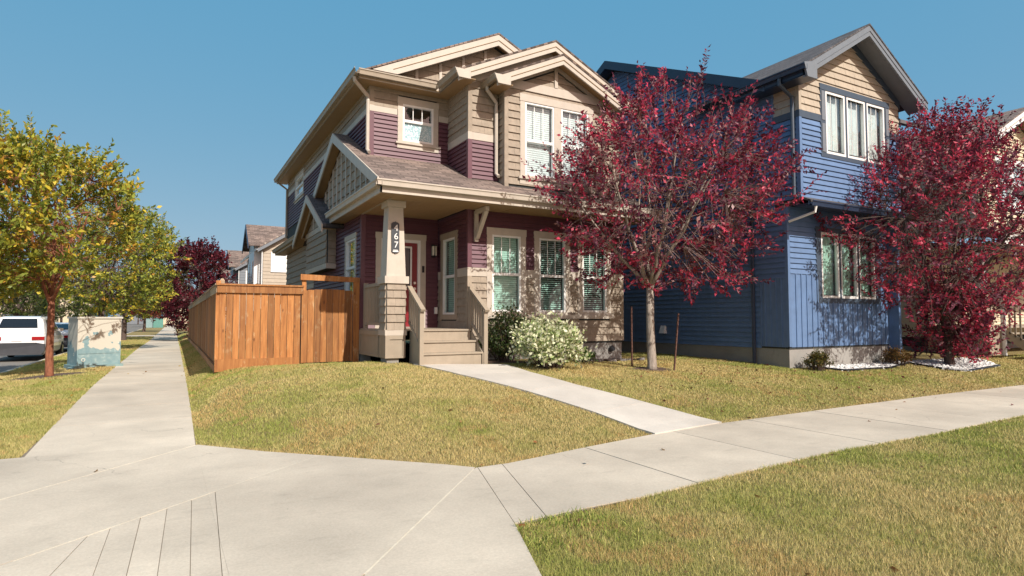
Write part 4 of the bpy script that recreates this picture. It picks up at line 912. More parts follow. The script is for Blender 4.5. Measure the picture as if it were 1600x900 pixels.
# ------------------------------------------------------------------ beige house at the right edge
H3 = thing('beige_house', 'pale beige house with white gable trim at the right edge', 'house', (24, 14, .4))
g3 = front(9.0); l3w = leftw(21.3); bei = M['beigewall']; wht = M['white']
w3 = (22.2, 24.4, 5.0, 6.6); w3b = (23.6, 25.2, 1.9, 3.5)
sheath(H3, g3, [(21.3, 4.0), (25.8, 4.0), (25.8, 6.9), (23.55, 8.05), (21.3, 6.9)], [inset(w3)], M['interior']); sheath(H3, front(10.6), rect(21.3, 31, .6, 4.0), [inset(w3b)], M['interior']); sheath(H3, l3w, rect(9.1, 20, 4.0, 6.9), [], M['interior']); sheath(H3, l3w, rect(10.7, 20, .6, 4.0), [], M['interior'])
lap(H3, g3, [(21.35, 4.05), (25.75, 4.05), (25.75, 6.85), (23.55, 7.95), (21.35, 6.85)], [ci(w3)], bei, .13); lap(H3, front(10.6), rect(21.3, 31, .9, 3.95), [ci(w3b)], bei, .13); lap(H3, l3w, rect(9.05, 20, 4.05, 6.85), [], bei, .13); lap(H3, l3w, rect(10.65, 20, .9, 3.95), [], bei, .13)
window(H3, g3, *w3, cas=.14, head=.16, n=2, split_z=.5, top_grid=2, mat_c=wht, gap=.1, slat_tilt=.8); window(H3, front(10.6), *w3b, cas=.14, head=.16, n=2, split_z=.5, top_grid=0, mat_c=wht, gap=.1, slat_tilt=.8)
gable_roof_y(H3, 20.95, 26.15, 8.5, 20.3, 6.95, .5, M['roof']); rake_y(H3, 20.95, 26.15, 8.5, 6.95, .5, wht, .32, .05, M['soffit'], .5); gutter(H3, (20.84, 8.45, 6.93), (20.84, 20.3, 6.93), (-1, 0, 0), wht)
roof_slab(H3, [(20.9, 8.3, 3.95), (31.2, 8.3, 3.95), (31.2, 9.0, 4.3), (20.9, 9.0, 4.3)], M['roof']); fascia(H3, (20.9, 8.3, 3.93), (31.2, 8.3, 3.93), .26, .04, wht, (0, -1, 0)); gutter(H3, (20.8, 8.2, 3.95), (31.2, 8.2, 3.95), (0, -1, 0), wht); MB().box(20.9, 31.2, 8.32, 10.6, 3.72, 3.74).build('soffit', M['soffit'], H3)
MB().box(21.0, 31, 8.85, 10.6, 1.22, 1.28).build('deck', tp, H3); MB().box(21.05, 21.75, 8.82, 10.5, .45, 1.22).build('porch_skirt', tp, H3)
fm = MB()
for q in (rect(21.0, 21.8, 1.13, 1.22), rect(21.0, 21.8, .42, .50), rect(21.0, 21.09, .5, 1.13), rect(21.71, 21.8, .5, 1.13)): fm.prism([front(8.82).p(s, z, .001) for s, z in q], (0, -.025, 0))
fm.build('skirt_frame', tp, H3); MB().box(21.1, 21.5, 8.9, 9.3, 1.28, 2.3).build('pedestal', M['shake'], H3); MB().box(21.17, 21.43, 8.97, 9.23, 2.3, 3.72).build('post', wht, H3); MB().box(21.05, 21.55, 8.85, 9.35, 2.3, 2.4).build('pedestal_cap', wht, H3)
MB().box(21.5, 21.56, 9.3, 10.5, 2.2, 2.27).build('handrail', tp, H3)
for k in range(4):
    zt = 1.28 - .2 * k; box_part('tread', tp, H3, 21.85, 23.4, 8.85 - .28 * (k + 1), 8.85 - .28 * k, zt - .24, zt - .2)
MB().prism([(21.82, 8.85, 1.25), (21.82, 7.6, .42), (21.82, 7.6, .25), (21.82, 7.85, .25), (21.82, 8.85, .98)], (.04, 0, 0)).build('stringer', tp, H3)
MB().bar((21.84, 8.9, 2.18), (21.84, 7.6, 1.32), .09, .06).build('handrail', tp, H3); box_part('newel_post', tp, H3, 21.79, 21.89, 7.6, 7.7, .3, 1.36); box_part('newel_post', wht, H3, 21.76, 21.86, 8.72, 8.82, .4, 2.25)
for k in range(8):
    y = 8.6 - k * .13; zt = 2.18 - (8.9 - y) * .66; MB().box(21.82, 21.86, y, y + .04, zt - .95, zt).build('baluster', tp, H3)
MB().box(21.3, 31, 10.62, 10.8, -.2, .9).box(21.32, 21.5, 10.8, 20, -.2, .9).build('foundation', M['found'], H3)
tag(MB().prism([(21.9, 6.4, gzf(21.9, 6.4) + .02), (23.3, 6.4, gzf(23.3, 6.4) + .02), (23.3, 7.7, gzf(23.3, 7.7) + .02), (21.9, 7.7, gzf(21.9, 7.7) + .02)], (0, 0, -.1)).build('far_walk', M['concnew']), 'pale walk before the beige house', None, None, 'structure')
CONC.append([(21.9, 6.3), (23.3, 6.3), (23.3, 7.7), (21.9, 7.7)])

# ------------------------------------------------------------------ houses along the side street, behind the lane
def back_house(label, x0, y0, wx, dy, ez, rise, wallm, roofm, cross=True):
    h = thing('street_house', label, 'house', (x0 + wx / 2, y0 + dy / 2, 0), 'houses behind the lane')
    f_, l_ = front(y0), leftw(x0); xm = x0 + wx / 2
    MB().box(x0 + .05, x0 + wx - .05, y0 + .05, y0 + dy, -.2, ez).build('wall', wallm, h)
    MB().prism([(x0 + .05, y0 + .05, ez), (x0 + wx - .05, y0 + .05, ez), (xm, y0 + .05, ez + rise * .92)], (0, dy - .1, 0)).build('gable_wall', wallm, h)
    for k in range(int((ez + rise) / .25)):
        z = .3 + .25 * k; half = wx / 2 if z < ez else wx / 2 * (1 - (z - ez) / rise)
        if half > .2: MB().prism([(xm - half, y0 + .05, z), (xm + half, y0 + .05, z), (xm + half, y0 + .05, z + .24), (xm - half, y0 + .05, z + .24)], [Vector((0, -.03, 0))] * 2 + [Vector((0, -.008, 0))] * 2).build('siding_board', wallm, h)
    m_ = rise / (wx / 2)
    gable_roof_y(h, x0 - .4, x0 + wx + .4, y0 - .35, y0 + dy + .3, ez - .4 * m_ + .12, m_, roofm, .12)
    rake_y(h, x0 - .4, x0 + wx + .4, y0 - .35, ez - .4 * m_ + .12, m_, M['slategrey'], .28, .05)
    gutter(h, (x0 - .52, y0 - .4, ez - .4 * m_ + .1), (x0 - .52, y0 + dy, ez - .4 * m_ + .1), (-1, 0, 0), M['white'])
    if cross:
        yc = y0 + 2.6; zc = ez + rise - .15
        for d in (-1, 1): roof_slab(h, [(x0 - .9, yc, zc), (xm, yc, zc), (xm, yc + d * 2.1, zc - 2.1 * .8), (x0 - .9, yc + d * 2.1, zc - 2.1 * .8)][::d], roofm, .1)
        MB().prism([(x0 - .5, yc - 1.75, 0), (x0 - .5, yc + 1.75, 0), (x0 - .5, yc + 1.75, ez - .2), (x0 - .5, yc, zc - .12), (x0 - .5, yc - 1.75, ez - .2)], (.6, 0, 0)).build('bay_wall', M['white'] if wallm is M['tanlap'] else M['slategrey'], h)
        for d in (-1, 1): MB().prism([(x0 - .9, yc, zc - .02), (x0 - .9, yc, zc - .3), (x0 - .9, yc + d * 2.1, zc - 1.98), (x0 - .9, yc + d * 2.1, zc - 1.70)], (-.05, 0, 0)).build('barge_board', M['navy'], h)
        for z in (1.2, 4.1):
            for d in (-.8, .8):
                w_ = MB().box(x0 - .56, x0 - .505, yc + d - .55, yc + d + .55, z, z + 1.5).build('window', M['white'], h); MB().box(x0 - .575, x0 - .561, yc + d - .45, yc + d + .45, z + .1, z + 1.4).build('pane', M['carglass'], w_)
    MB().box(x0 + .5, x0 + 1.6, y0 - .03, y0 + .04, ez - 1.75, ez - .35).build('window', M['white'], h); MB().box(x0 + .6, x0 + 1.5, y0 - .04, y0 - .031, ez - 1.65, ez - .45).build('pane', M['blind'], h)
    downspout(h, [(x0 - .08, y0 - .04, ez - .3), (x0 - .08, y0 - .04, 1)], M['white'])
    return h
back_house('tan sided house with steep brown roof, nearest beyond the lane', 5.3, 45, 6.2, 11, 6.5, 2.0, M['tanlap'], M['roof'])
back_house('grey house behind the tan one, white fascia and low brown roof', 5.2, 61, 6.2, 10, 6.3, 1.9, M['slategrey'], M['roof'])
back_house('farthest narrow tan house of the row beside the purple street trees', 5.5, 77, 6.0, 10, 6.4, 1.9, M['tanlap'], M['roof'])
gr = thing('garage', 'low garage roof with pale fascia showing just above the fence', 'garage', (7, 34, .3))
MB().box(4.6, 9.8, 33, 38.5, -.2, 2.75).build('wall', M['beigewall'], gr)
gable_roof_y(gr, 4.1, 10.3, 32.4, 39, 2.72, .36, M['roof'], .12); rake_y(gr, 4.1, 10.3, 32.4, 2.72, .36, M['cream'], .26, .05); MB().prism([(4.6, 33, 2.75), (9.8, 33, 2.75), (7.2, 33, 3.6)], (0, 5.4, 0)).build('gable_wall', M['beigewall'], gr)
gr2 = thing('garden_shed', 'brown shed roof half hidden behind the fence', 'shed', (4.2, 40.5, .3))
MB().box(3.2, 5.6, 40, 43, -.2, 2.9).build('wall', M['tanlap'], gr2); gable_roof_y(gr2, 2.9, 5.9, 39.8, 43.3, 2.85, .55, M['roof'], .1); MB().prism([(3.2, 40, 2.9), (5.6, 40, 2.9), (4.4, 40, 3.55)], (0, 3, 0)).build('gable_wall', M['tanlap'], gr2)
def far_house(label, x, y, wx, dy, ez, rise, wm):
    h = thing('far_house', label, 'house', (x, y, 0), 'houses at the far end of the street')
    MB().box(x - wx / 2, x + wx / 2, y, y + dy, -.2, ez).build('wall', wm, h); MB().prism([(x - wx / 2, y + .02, ez), (x + wx / 2, y + .02, ez), (x, y + .02, ez + rise)], (0, dy - .1, 0)).build('gable_wall', wm, h)
    m_ = rise / (wx / 2); gable_roof_y(h, x - wx / 2 - .5, x + wx / 2 + .5, y - .6, y + dy + .4, ez - .5 * m_ + .15, m_, M['roof'], .15); rake_y(h, x - wx / 2 - .5, x + wx / 2 + .5, y - .6, ez - .5 * m_ + .15, m_, M['white'], .35, .06)
    for i, (dx, z) in enumerate(((-wx * .25, 1.2), (wx * .22, 1.2), (-wx * .25, 4.0), (wx * .22, 4.0), (0, ez + .2))):
        w_ = MB().box(x + dx - .7, x + dx + .7, y - .06, y - .005, z, z + 1.3).build('window', M['white'], h); MB().box(x + dx - .6, x + dx + .6, y - .075, y - .061, z + .1, z + 1.2).build('pane', M['carglass'], w_)
far_house('cream gabled house closing the far end of the sidewalk', 2.0, 182, 9, 10, 6.6, 3.0, M['beigewall'])
far_house('pale house far across the side street behind the cars', -25, 140, 10, 9, 5.8, 2.6, M['beigewall'])
far_house('tan house across the side street nearer the left edge', -23, 116, 9, 10, 5.8, 2.6, M['tanlap'])

far_house('cream house across the side street, right of its neighbours', -21, 162, 10, 9, 5.8, 2.6, M['beigewall'])
far_house('grey house at the very end of the side street', -10, 230, 12, 9, 5.8, 2.6, M['slategrey'])
# ------------------------------------------------------------------ plants
def leaf_mesh(name, P_, D, L_, Wd, C_, mat, parent, seed=0):
    g = np.random.default_rng(seed); n = len(P_)
    D = D / (np.linalg.norm(D, axis=1, keepdims=True) + 1e-9); rv = g.normal(size=(n, 3)); S = np.cross(D, rv); S /= (np.linalg.norm(S, axis=1, keepdims=True) + 1e-9); U = np.cross(S, D)
    L_ = L_[:, None]; Wd = Wd[:, None]; b = P_; t = P_ + D * L_ - U * L_ * .12; m = P_ + D * L_ * .48 + U * L_ * .10
    V = np.stack([b, m + S * Wd, t, m - S * Wd], 1).reshape(-1, 3)
    me = bpy.data.meshes.new(name); me.vertices.add(4 * n); me.loops.add(4 * n); me.polygons.add(n)
    me.vertices.foreach_set('co', V.astype(np.float32).ravel()); me.loops.foreach_set('vertex_index', np.arange(4 * n, dtype=np.int32)); me.polygons.foreach_set('loop_start', np.arange(0, 4 * n, 4, dtype=np.int32)); me.polygons.foreach_set('loop_total', np.full(n, 4, np.int32))
    ca = me.attributes.new('Col', 'FLOAT_COLOR', 'POINT'); cc = np.concatenate([np.repeat(C_, 4, 0), np.ones((4 * n, 1))], 1); ca.data.foreach_set('color', cc.astype(np.float32).ravel())
    me.materials.append(mat); me.update(); me.validate(); return link(name, me, parent)
def pick(g, n, pal, wts, var=.25):
    pal = np.array(pal); k = g.choice(len(pal), n, p=np.array(wts) / sum(wts)); return np.clip(pal[k] * (1 + g.uniform(-var, var, (n, 1))), 0, 1)
def qb(a, b, c, n): return [a * ((1 - t) ** 2) + b * (2 * t * (1 - t)) + c * (t * t) for t in np.linspace(0, 1, n)]
def tree(name, label, cat, base, fork, tr, centre, rad, pal, wts, leafL, seed, limbs=7, subs=11, twigs=7, lpt=20, bark='bark', group=None, shoots=20, clearz=None, upbias=.55, lean=(0, 0), twl=(.35, .75), cone=.0, skirt=None, gapc=-1.25, skip=None):
    g = np.random.default_rng(seed); r = random.Random(seed); base = Vector(base); centre = Vector(centre); rad = Vector(rad)
    t = thing(name, label, cat, base, group)
    mb = MB(); top = Vector((base.x + lean[0], base.y + lean[1], fork))
    tp_ = [base + (top - base) * k for k in (-.03, .04, .3, .6, 1)]; tp_ = [p + Vector((r.uniform(-1, 1), r.uniform(-1, 1), 0)) * tr * .25 * (i > 0) for i, p in enumerate(tp_)]
    mb.tube(tp_, [tr * 1.45, tr * 1.12, tr, tr * .93, tr * .9], 12); tip = tp_[-1]
    def inside(): 
        while True:
            v = Vector((r.uniform(-1, 1), r.uniform(-1, 1), r.uniform(-1, 1)))
            if v.length < 1: return v
    LP, LD, LC = [], [], []
    bm = MB(); nodes = []
    ph = [r.uniform(0, 6.283) for _ in range(6)]
    def swell(v):                 # uneven outline
        az = math.atan2(v.y, v.x); el = math.asin(max(-1, min(1, v.z / max(v.length, 1e-6))))
        return 1 + .10 * math.sin(3 * az + ph[0]) * math.cos(2 * el + ph[1]) + .08 * math.sin(5 * az + 4 * el + ph[2]) + .07 * math.sin(7 * az - 5 * el + ph[3])
    for i in range(limbs):
        a = 2 * math.pi * (i + r.uniform(-.3, .3)) / limbs; el = r.uniform(.05, .95) if i else .98
        d = Vector((math.cos(a) * math.sqrt(max(0, 1 - el * el)), math.sin(a) * math.sqrt(max(0, 1 - el * el)), el - .28))
        e = centre + Vector((d.x * rad.x, d.y * rad.y, d.z * rad.z)) * r.uniform(.72, .92)
        st = tip + Vector((0, 0, r.uniform(-.05, .1))) if r.random() < .55 else tp_[-1].lerp(tp_[-2], r.uniform(0, .4))
        c_ = st.lerp(e, .45) + Vector((0, 0, -(e.z - st.z) * .08 + r.uniform(-.1, .2) * rad.z * .3))
        L_ = [Vector(p) for p in qb(np.array(st), np.array(c_), np.array(e), 9)]; L_ = [p + Vector((r.uniform(-1, 1), r.uniform(-1, 1), r.uniform(-1, 1))) * .04 * (k > 0) for k, p in enumerate(L_)]
        r0 = tr * r.uniform(.42, .6); mb.tube(L_, [r0 * (1 - .82 * k / 8) for k in range(9)], 7); nodes += L_[3:]
        for j in range(subs):
            q = L_[min(8, 2 + int(7 * (j + r.random()) / subs))]; v = inside(); tgt = centre + Vector((v.x * rad.x, v.y * rad.y, v.z * rad.z))
            dd = tgt - q; ln = min(dd.length, r.uniform(.30, .62) * (rad.x + rad.z) * .5); dd = dd.normalized() + Vector((0, 0, upbias * .5)); dd.normalize(); e2_ = q + dd * ln
            B_ = [q, q.lerp(e2_, .5) + Vector((r.uniform(-.08, .08), r.uniform(-.08, .08), -.04)), e2_]; bm.tube(B_, [r0 * .32, r0 * .2, r0 * .08], 5, False); nodes += [B_[1], B_[2], B_[0].lerp(B_[1], .5), B_[1].lerp(B_[2], .5)]
    NA = np.array(nodes)
    for i in range(limbs * subs * twigs):
        v = inside(); v = v.normalized() * (v.length ** .62) * swell(v)
        if math.sin(v.x * 5.6 + ph[4]) + math.sin(v.y * 5.1 + ph[5]) + math.sin(v.z * 6.1 + ph[0]) < gapc: continue      # gaps between the clumps
        cn = 1 - cone * max(0, v.z) if v.z > 0 else 1
        s = centre + Vector((v.x * rad.x * cn, v.y * rad.y * cn, v.z * rad.z))
        if skirt and i % 6 == 0: s = Vector((base.x + r.gauss(0, skirt), base.y + r.gauss(0, skirt) - .15, base.z + r.uniform(.1, 2.0))); v = Vector((s.x - base.x, s.y - base.y, .2))
        elif clearz and s.z < clearz + r.uniform(-.25, .35): continue
        if skip and skip(s): continue
        q = nodes[int(np.argmin(((NA - np.array(s)) ** 2).sum(1)))]
        if (q - s).length > .1: bm.tube([q, q.lerp(s, .6) + Vector((0, 0, .05)), s], [.009, .006, .004], 3, False)
        td = v.normalized() * .5 + Vector((r.uniform(-1, 1), r.uniform(-1, 1), r.uniform(-.7, .7))) * .7 + Vector((0, 0, upbias * .8)); td.normalize(); tl = r.uniform(*twl); te = s + td * tl
        ci_ = r.choices(range(len(pal)), wts)[0]
        bm.tube([s, te], [.005, .002], 3, False); sd = td.cross(Vector((r.gauss(0, 1), r.gauss(0, 1), r.gauss(0, 1)))).normalized()
        for q_ in range(lpt):
            pp = s.lerp(te, (q_ + r.random()) / lpt * 1.02); LC.append(ci_ if r.random() < .62 else r.choices(range(len(pal)), wts)[0]); LP.append(pp); LD.append(td * .75 + (sd * (1 if q_ % 2 else -1)) * .9 + Vector((r.gauss(0, 1), r.gauss(0, 1), r.gauss(0, .8))) * .42)
    for i in range(shoots):       # upright leaders that break the outline
        a = r.uniform(0, 2 * math.pi); h = r.uniform(0, .9); zq = math.sqrt(1 - h * h) * .78; s = centre + Vector((math.cos(a) * h * rad.x * (1 - cone * zq), math.sin(a) * h * rad.y * (1 - cone * zq), zq * rad.z)); ln = r.uniform(.5, 1.1) * (rad.z / 2.6)
        e = s + Vector((math.cos(a) * .35 * h, math.sin(a) * .35 * h, 1)) * ln; bm.tube([s, s.lerp(e, .5) + Vector((r.gauss(0, .03), r.gauss(0, .03), 0)), e], [.010, .006, .003], 4, False)
        for q_ in range(int(34 * ln)):
            f = r.random(); LC.append(r.choices(range(len(pal)), wts)[0]); LP.append(s.lerp(e, f)); LD.append(Vector((r.gauss(0, .8), r.gauss(0, .8), .6)))
    mb.build('trunk', M[bark], t, smooth=True); bm.build('branches', M['twig'] if bark == 'bark' else M[bark], t)
    n = len(LP); P_ = np.array(LP); D = np.array(LD); L_ = g.uniform(.65, 1.25, n) * leafL
    tag(leaf_mesh('crown', P_, D, L_, L_ * g.uniform(.20, .30, n), np.clip(np.array(pal)[np.array(LC)] * g.uniform(.7, 1.3, (n, 1)), 0, 1), M['leaf'], t, seed))
    return t, n
PUR = [(.10, .014, .034), (.32, .028, .058), (.56, .055, .105), (.19, .055, .09), (.42, .22, .21)]; PW = [2.6, 2.6, 2.0, 2.2, 1.0]  # last tone, pinkish grey, is sun glint painted into the leaf colours
YEL = [(.58, .46, .045), (.36, .37, .05), (.17, .22, .035), (.62, .34, .05), (.26, .30, .05)]; YW = [3, 3.2, 2.0, .7, 2.4]
tA = ground_at(1018, 577)
tree('plum_tree', 'purple-leaved tree with pale trunk on the lawn between maroon and blue houses', 'tree', tA, 2.2, .092, (tA.x + .42, tA.y - .1, 4.25), (2.55, 2.2, 2.35), PUR, PW, .098, 11, limbs=9, subs=11, twigs=12, lpt=21, twl=(.4, .95), group='purple-leaved front yard trees', shoots=24, clearz=2.3, lean=(.08, .1), cone=.40, gapc=-.8)
tB = ground_at(1482, 571)
tree('plum_tree', 'dense dark purple-leaved tree with foliage to the ground before the blue house', 'tree', tB, 1.4, .11, (tB.x - .25, tB.y - .3, 3.75), (3.5, 2.4, 2.8), PUR, [3.0, 3, 1.9, 1.6, .3], .10, 23, limbs=11, subs=11, twigs=17, lpt=20, twl=(.4, .9), group='purple-leaved front yard trees', shoots=24, clearz=1.75, bark='barkdark', cone=.35, skirt=.33)
tC = ground_at(77, 588)
def _open(p):  # crown gap shaped for light: drops sprays that would shade the utility box
    t = (21.6 - p.y) / -sun_dir.y; q = p - sun_dir * t; return -3.1 < q.x < -.9 and -.5 < q.z < 1.9 and r_open.random() < .95
r_open = random.Random(3)
tree('maple_tree', 'yellowing tree with copper trunk beside the white car', 'tree', tC, 2.1, .082, (tC.x - .35, tC.y + .1, 3.85), (2.3, 2.3, 1.95), YEL, YW, .135, 31, limbs=9, subs=11, twigs=13, lpt=20, bark='barkred', group='yellowing boulevard trees', shoots=14, clearz=2.1, cone=.2, gapc=-.9, skip=_open)
tree('maple_tree', 'greener boulevard tree standing just behind the utility box', 'tree', (-2.75, 31.5, 0), 2.1, .13, (-2.5, 31.5, 4.0), (2.4, 2.4, 2.4), YEL, [2, 3, 3, .4, 3], .15, 37, limbs=8, subs=9, twigs=12, lpt=16, bark='barkdark', group='yellowing boulevard trees', shoots=14, clearz=1.7)
tree('maple_tree', 'far boulevard tree with dark slim trunk before the lane crossing', 'tree', (-3.0, 49.7, 0), 2.0, .16, (-2.5, 49.7, 4.9), (3.2, 3.0, 3.6), YEL, [2, 3, 2.5, .4, 3], .19, 41, limbs=8, subs=9, twigs=12, lpt=14, bark='barkdark', group='yellowing boulevard trees', shoots=14, clearz=1.6)
FPUR = [(.07, .010, .018), (.13, .015, .028), (.20, .03, .04)]
tree('plum_tree', 'big dark red street tree beyond the end of the fence', 'tree', (1.4, 46, .1), 1.6, .16, (1.35, 46, 3.5), (2.1, 2.3, 2.95), FPUR, [3, 3, 1], .20, 51, limbs=9, subs=10, twigs=11, lpt=13, bark='barkdark', group='red street trees', shoots=26, clearz=.7)
tree('plum_tree', 'second red street tree farther along the sidewalk', 'tree', (1.5, 62, .05), 1.6, .16, (1.4, 62, 3.2), (2.5, 2.8, 2.8), FPUR, [3, 3, 1], .24, 53, limbs=8, subs=8, twigs=10, lpt=10, bark='barkdark', group='red street trees', shoots=12, clearz=.6)
tree('plum_tree', 'small reddish tree left of the far sidewalk by the green boxes', 'tree', (-3.0, 82, 0), 1.6, .15, (-3.0, 82, 3.9), (3.0, 3., 2.4), [(.14, .03, .02), (.22, .06, .03)], [1, 1], .3, 57, limbs=7, subs=7, twigs=9, lpt=9, bark='barkdark', group='red street trees', shoots=8, clearz=1.4)
GRN = [(.05, .085, .02), (.09, .12, .03), (.14, .15, .035)]
for i, (x, y, h, lab) in enumerate(((-15.0, 84, 4.0, 'leafy green tree across the side street, nearest behind the white cars'), (-16.5, 98, 4.2, 'second green tree across the side street, past the parked cars'), (-15.0, 114, 4.2, 'third green tree far across the side street'), (-13.5, 134, 4.6, 'fourth green tree where the far side street narrows'), (-3.4, 140, 4.3, 'round green tree at the far end of the grass strip'), (6.5, 130, 4.0, 'green tree far behind the red street trees'), (-9, 205, 5, 'hazy green tree closing the end of the side street'), (-16, 190, 5, 'green tree left of the one closing the side street'), (-24, 180, 5, 'leftmost green tree on the far horizon'), (10, 200, 5, 'far green tree right of the cream gabled house'))):
    tree('street_tree', lab, 'tree', (x, y, 0), 1.8, .18, (x, y, h), (3.4, 3.4, 3.0), GRN, [2, 2, 1], .36, 70 + i, limbs=7, subs=7, twigs=9, lpt=9, bark='barkdark', group='distant green trees', shoots=6, clearz=1.0)
def bush(name, label, c, rad, pal, wts, leafL, n, seed, stems=26, wid=.24, up=.5):
    g = np.random.default_rng(seed); r = random.Random(seed); t = thing(name, label, 'shrub', c); mb = MB(); c = Vector(c); P_, D = [], []
    for i in range(stems):
        a = r.uniform(0, 6.283); h = math.sqrt(r.random()); e = c + Vector((math.cos(a) * h * rad[0], math.sin(a) * h * rad[1], rad[2] * (math.sqrt(max(.08, 1.05 - h * h)) * r.uniform(.8, 1.08)))); s = c + Vector((math.cos(a) * h * .2, math.sin(a) * h * .2, -.03))
        m_ = s.lerp(e, .5) + Vector((0, 0, .12)); mb.tube([s, m_, e], [.012, .008, .003], 4, False)
        for k in range(n // stems):
            f = r.uniform(.15, 1.02) ** .7; p = s.lerp(m_, f * 2) if f < .5 else m_.lerp(e, f * 2 - 1); P_.append(p + Vector((r.gauss(0, .07), r.gauss(0, .07), r.gauss(0, .06))) * (rad[0] / .6)); D.append(Vector((r.gauss(0, 1), r.gauss(0, 1), r.gauss(up, .7))))
    mb.build('stems', M['barkdark'], t); P_ = np.array(P_); P_[:, 2] = np.maximum(P_[:, 2], c.z + .02); k = len(P_); L_ = g.uniform(.7, 1.25, k) * leafL
    leaf_mesh('foliage', P_, np.array(D), L_, L_ * wid, pick(g, k, pal, wts), M['leaf'], t, seed); return t
VAR = [(.78, .78, .56), (.36, .44, .18), (.66, .68, .42), (.2, .27, .09)]
b1 = ground_at(843, 582); print('BUSH', b1)
bush('variegated_shrub', 'cream and green variegated shrub beside the front walk', (b1.x + .50, b1.y + .45, gzf(b1.x, b1.y + .55)), (.85, .62, 1.0), VAR, [4, 2.4, 3, 1.4], .085, 5200, 5, stems=60, wid=.30)
b2 = (6.42, 11.78, gzf(6.42, 11.78)); bush('dark_shrub', 'dark green shrub under the first front window', b2, (.62, .36, 1.2), [(.03, .05, .015), (.06, .09, .025), (.12, .10, .04), (.10, .14, .05)], [3, 3, 1, 1], .075, 3200, 6, stems=44)
b3 = ground_at(922, 569); bush('small_shrub', 'small bright green rounded shrub at the foundation', (b3.x, b3.y + .15, gzf(b3.x, b3.y)), (.22, .2, .30), [(.07, .16, .02), (.12, .22, .04)], [1, 1], .05, 800, 8, stems=24)
b4 = ground_at(1286, 570); b5 = ground_at(1412, 558); print('SHRUBS', b4, b5, tB)
for q_ in (b4, b5): q_.y = min(q_.y, 8.62)
b4.x = onY(1286, 560, b4.y).x; b5.x = onY(1408, 550, b5.y).x; bush('round_shrub', 'low olive rounded shrub in white stones left of the dark purple tree', (b4.x, b4.y + .1, gzf(b4.x, b4.y)), (.33, .3, .42), [(.10, .10, .02), (.17, .12, .03), (.06, .07, .02)], [2, 2, 1], .05, 1400, 9, stems=30)
bush('round_shrub', 'low rusty brown shrub in white stones beside the dark purple tree', (b5.x, b5.y + .1, gzf(b5.x, b5.y)), (.42, .3, .42), [(.16, .10, .03), (.22, .11, .03), (.08, .07, .02)], [2, 2, 1], .05, 1400, 10, stems=30)
b6 = ground_at(1530, 556); bush('dry_plant', 'thin dry straw plant at the beige porch', (b6.x, b6.y, gzf(b6.x, b6.y)), (.35, .3, .75), [(.45, .33, .18), (.35, .27, .13)], [1, 1], .06, 260, 12, stems=14)

# ------------------------------------------------------------------ yard things
for (px, pyb, pyt, dx, lab) in ((988, 574, 479, .0, 'thin rusty steel stake left of the pale tree trunk'), (1056, 580, 490, .16, 'leaning rusty steel stake right of the pale tree trunk')):
    b = ground_at(px - (dx > 0) * 3, pyb); hgt = (onY(px, pyt, b.y).z - b.z)
    st = thing('tree_stake', lab, 'stake', b, 'stakes beside the tree'); e = b + Vector((dx, 0, hgt)); mb = MB(); mb.bar(b - Vector((0, 0, .15)), e, .030, .006, (0, 1, 0)); mb.bar(b + Vector((0, .02, -.15)), e + Vector((0, .02, 0)), .006, .035, (0, 1, 0))
    for k in range(12): q = b.lerp(e, .1 + .07 * k); mb.box(q.x - .008, q.x + .008, q.y - .012, q.y - .003, q.z, q.z + .018)
    mb.build('stake_bar', M['rust'], st)
b = ground_at(952, 562); sp = thing('garden_spotlight', 'small black spotlight on a stem at the foundation', 'lamp', b)
mb = MB(); mb.tube([b - Vector((0, 0, .05)), b + Vector((0, 0, .22))], .012, 6); mb.build('stem', M['black'], sp); MB().tube([b + Vector((.02, -.12, .30)), b + Vector((0, .06, .22))], [.075, .045], 10).build('lamp_head', M['black'], sp)
# rock border along the foundation
def rock(name, par, p, s, mat, r):
    v = []; f = []
    for i, (z, k) in enumerate(((-.5, .7), (0, 1), (.45, .65))):
        for j in range(6): a = j * math.pi / 3 + r.random() * .5; q = k * r.uniform(.8, 1.15); v.append((p[0] + math.cos(a) * s * q, p[1] + math.sin(a) * s * q * .8, p[2] + z * s))
    for i in range(2):
        for j in range(6): a = i * 6 + j; b_ = i * 6 + (j + 1) % 6; f.append((a, b_, b_ + 6, a + 6))
    f.append(tuple(range(12, 18))); return v, f
rr = random.Random(4)
for i in range(26):
    x = rr.uniform(7.9, 10.6); y = 11.78 + rr.uniform(-.12, .12) - (x - 8) * .02; v, f = rock('border_rock', None, (x, y, gzf(x, y) + .02), rr.uniform(.05, .10), None, rr)
    o = mesh('border_rock', v, f, M['rock']); tag(o, 'small grey border rock among its look-alikes edging the bed under the windows', 'rock', 'rocks edging the front bed')
mul = MB(); 
bed = [(5.75, 12.2), (10.3, 12.2), (10.5, 11.75), (8.0, 11.75), (6.6, 11.2), (5.8, 11.4)]
tag(MB().poly([(x, y, gzf(x, y) + .012) for x, y in bed][::-1]).build('planting_bed', M['mulch']), 'dark mulch bed under the front windows', None, None, 'structure'); CONC.append(bed)
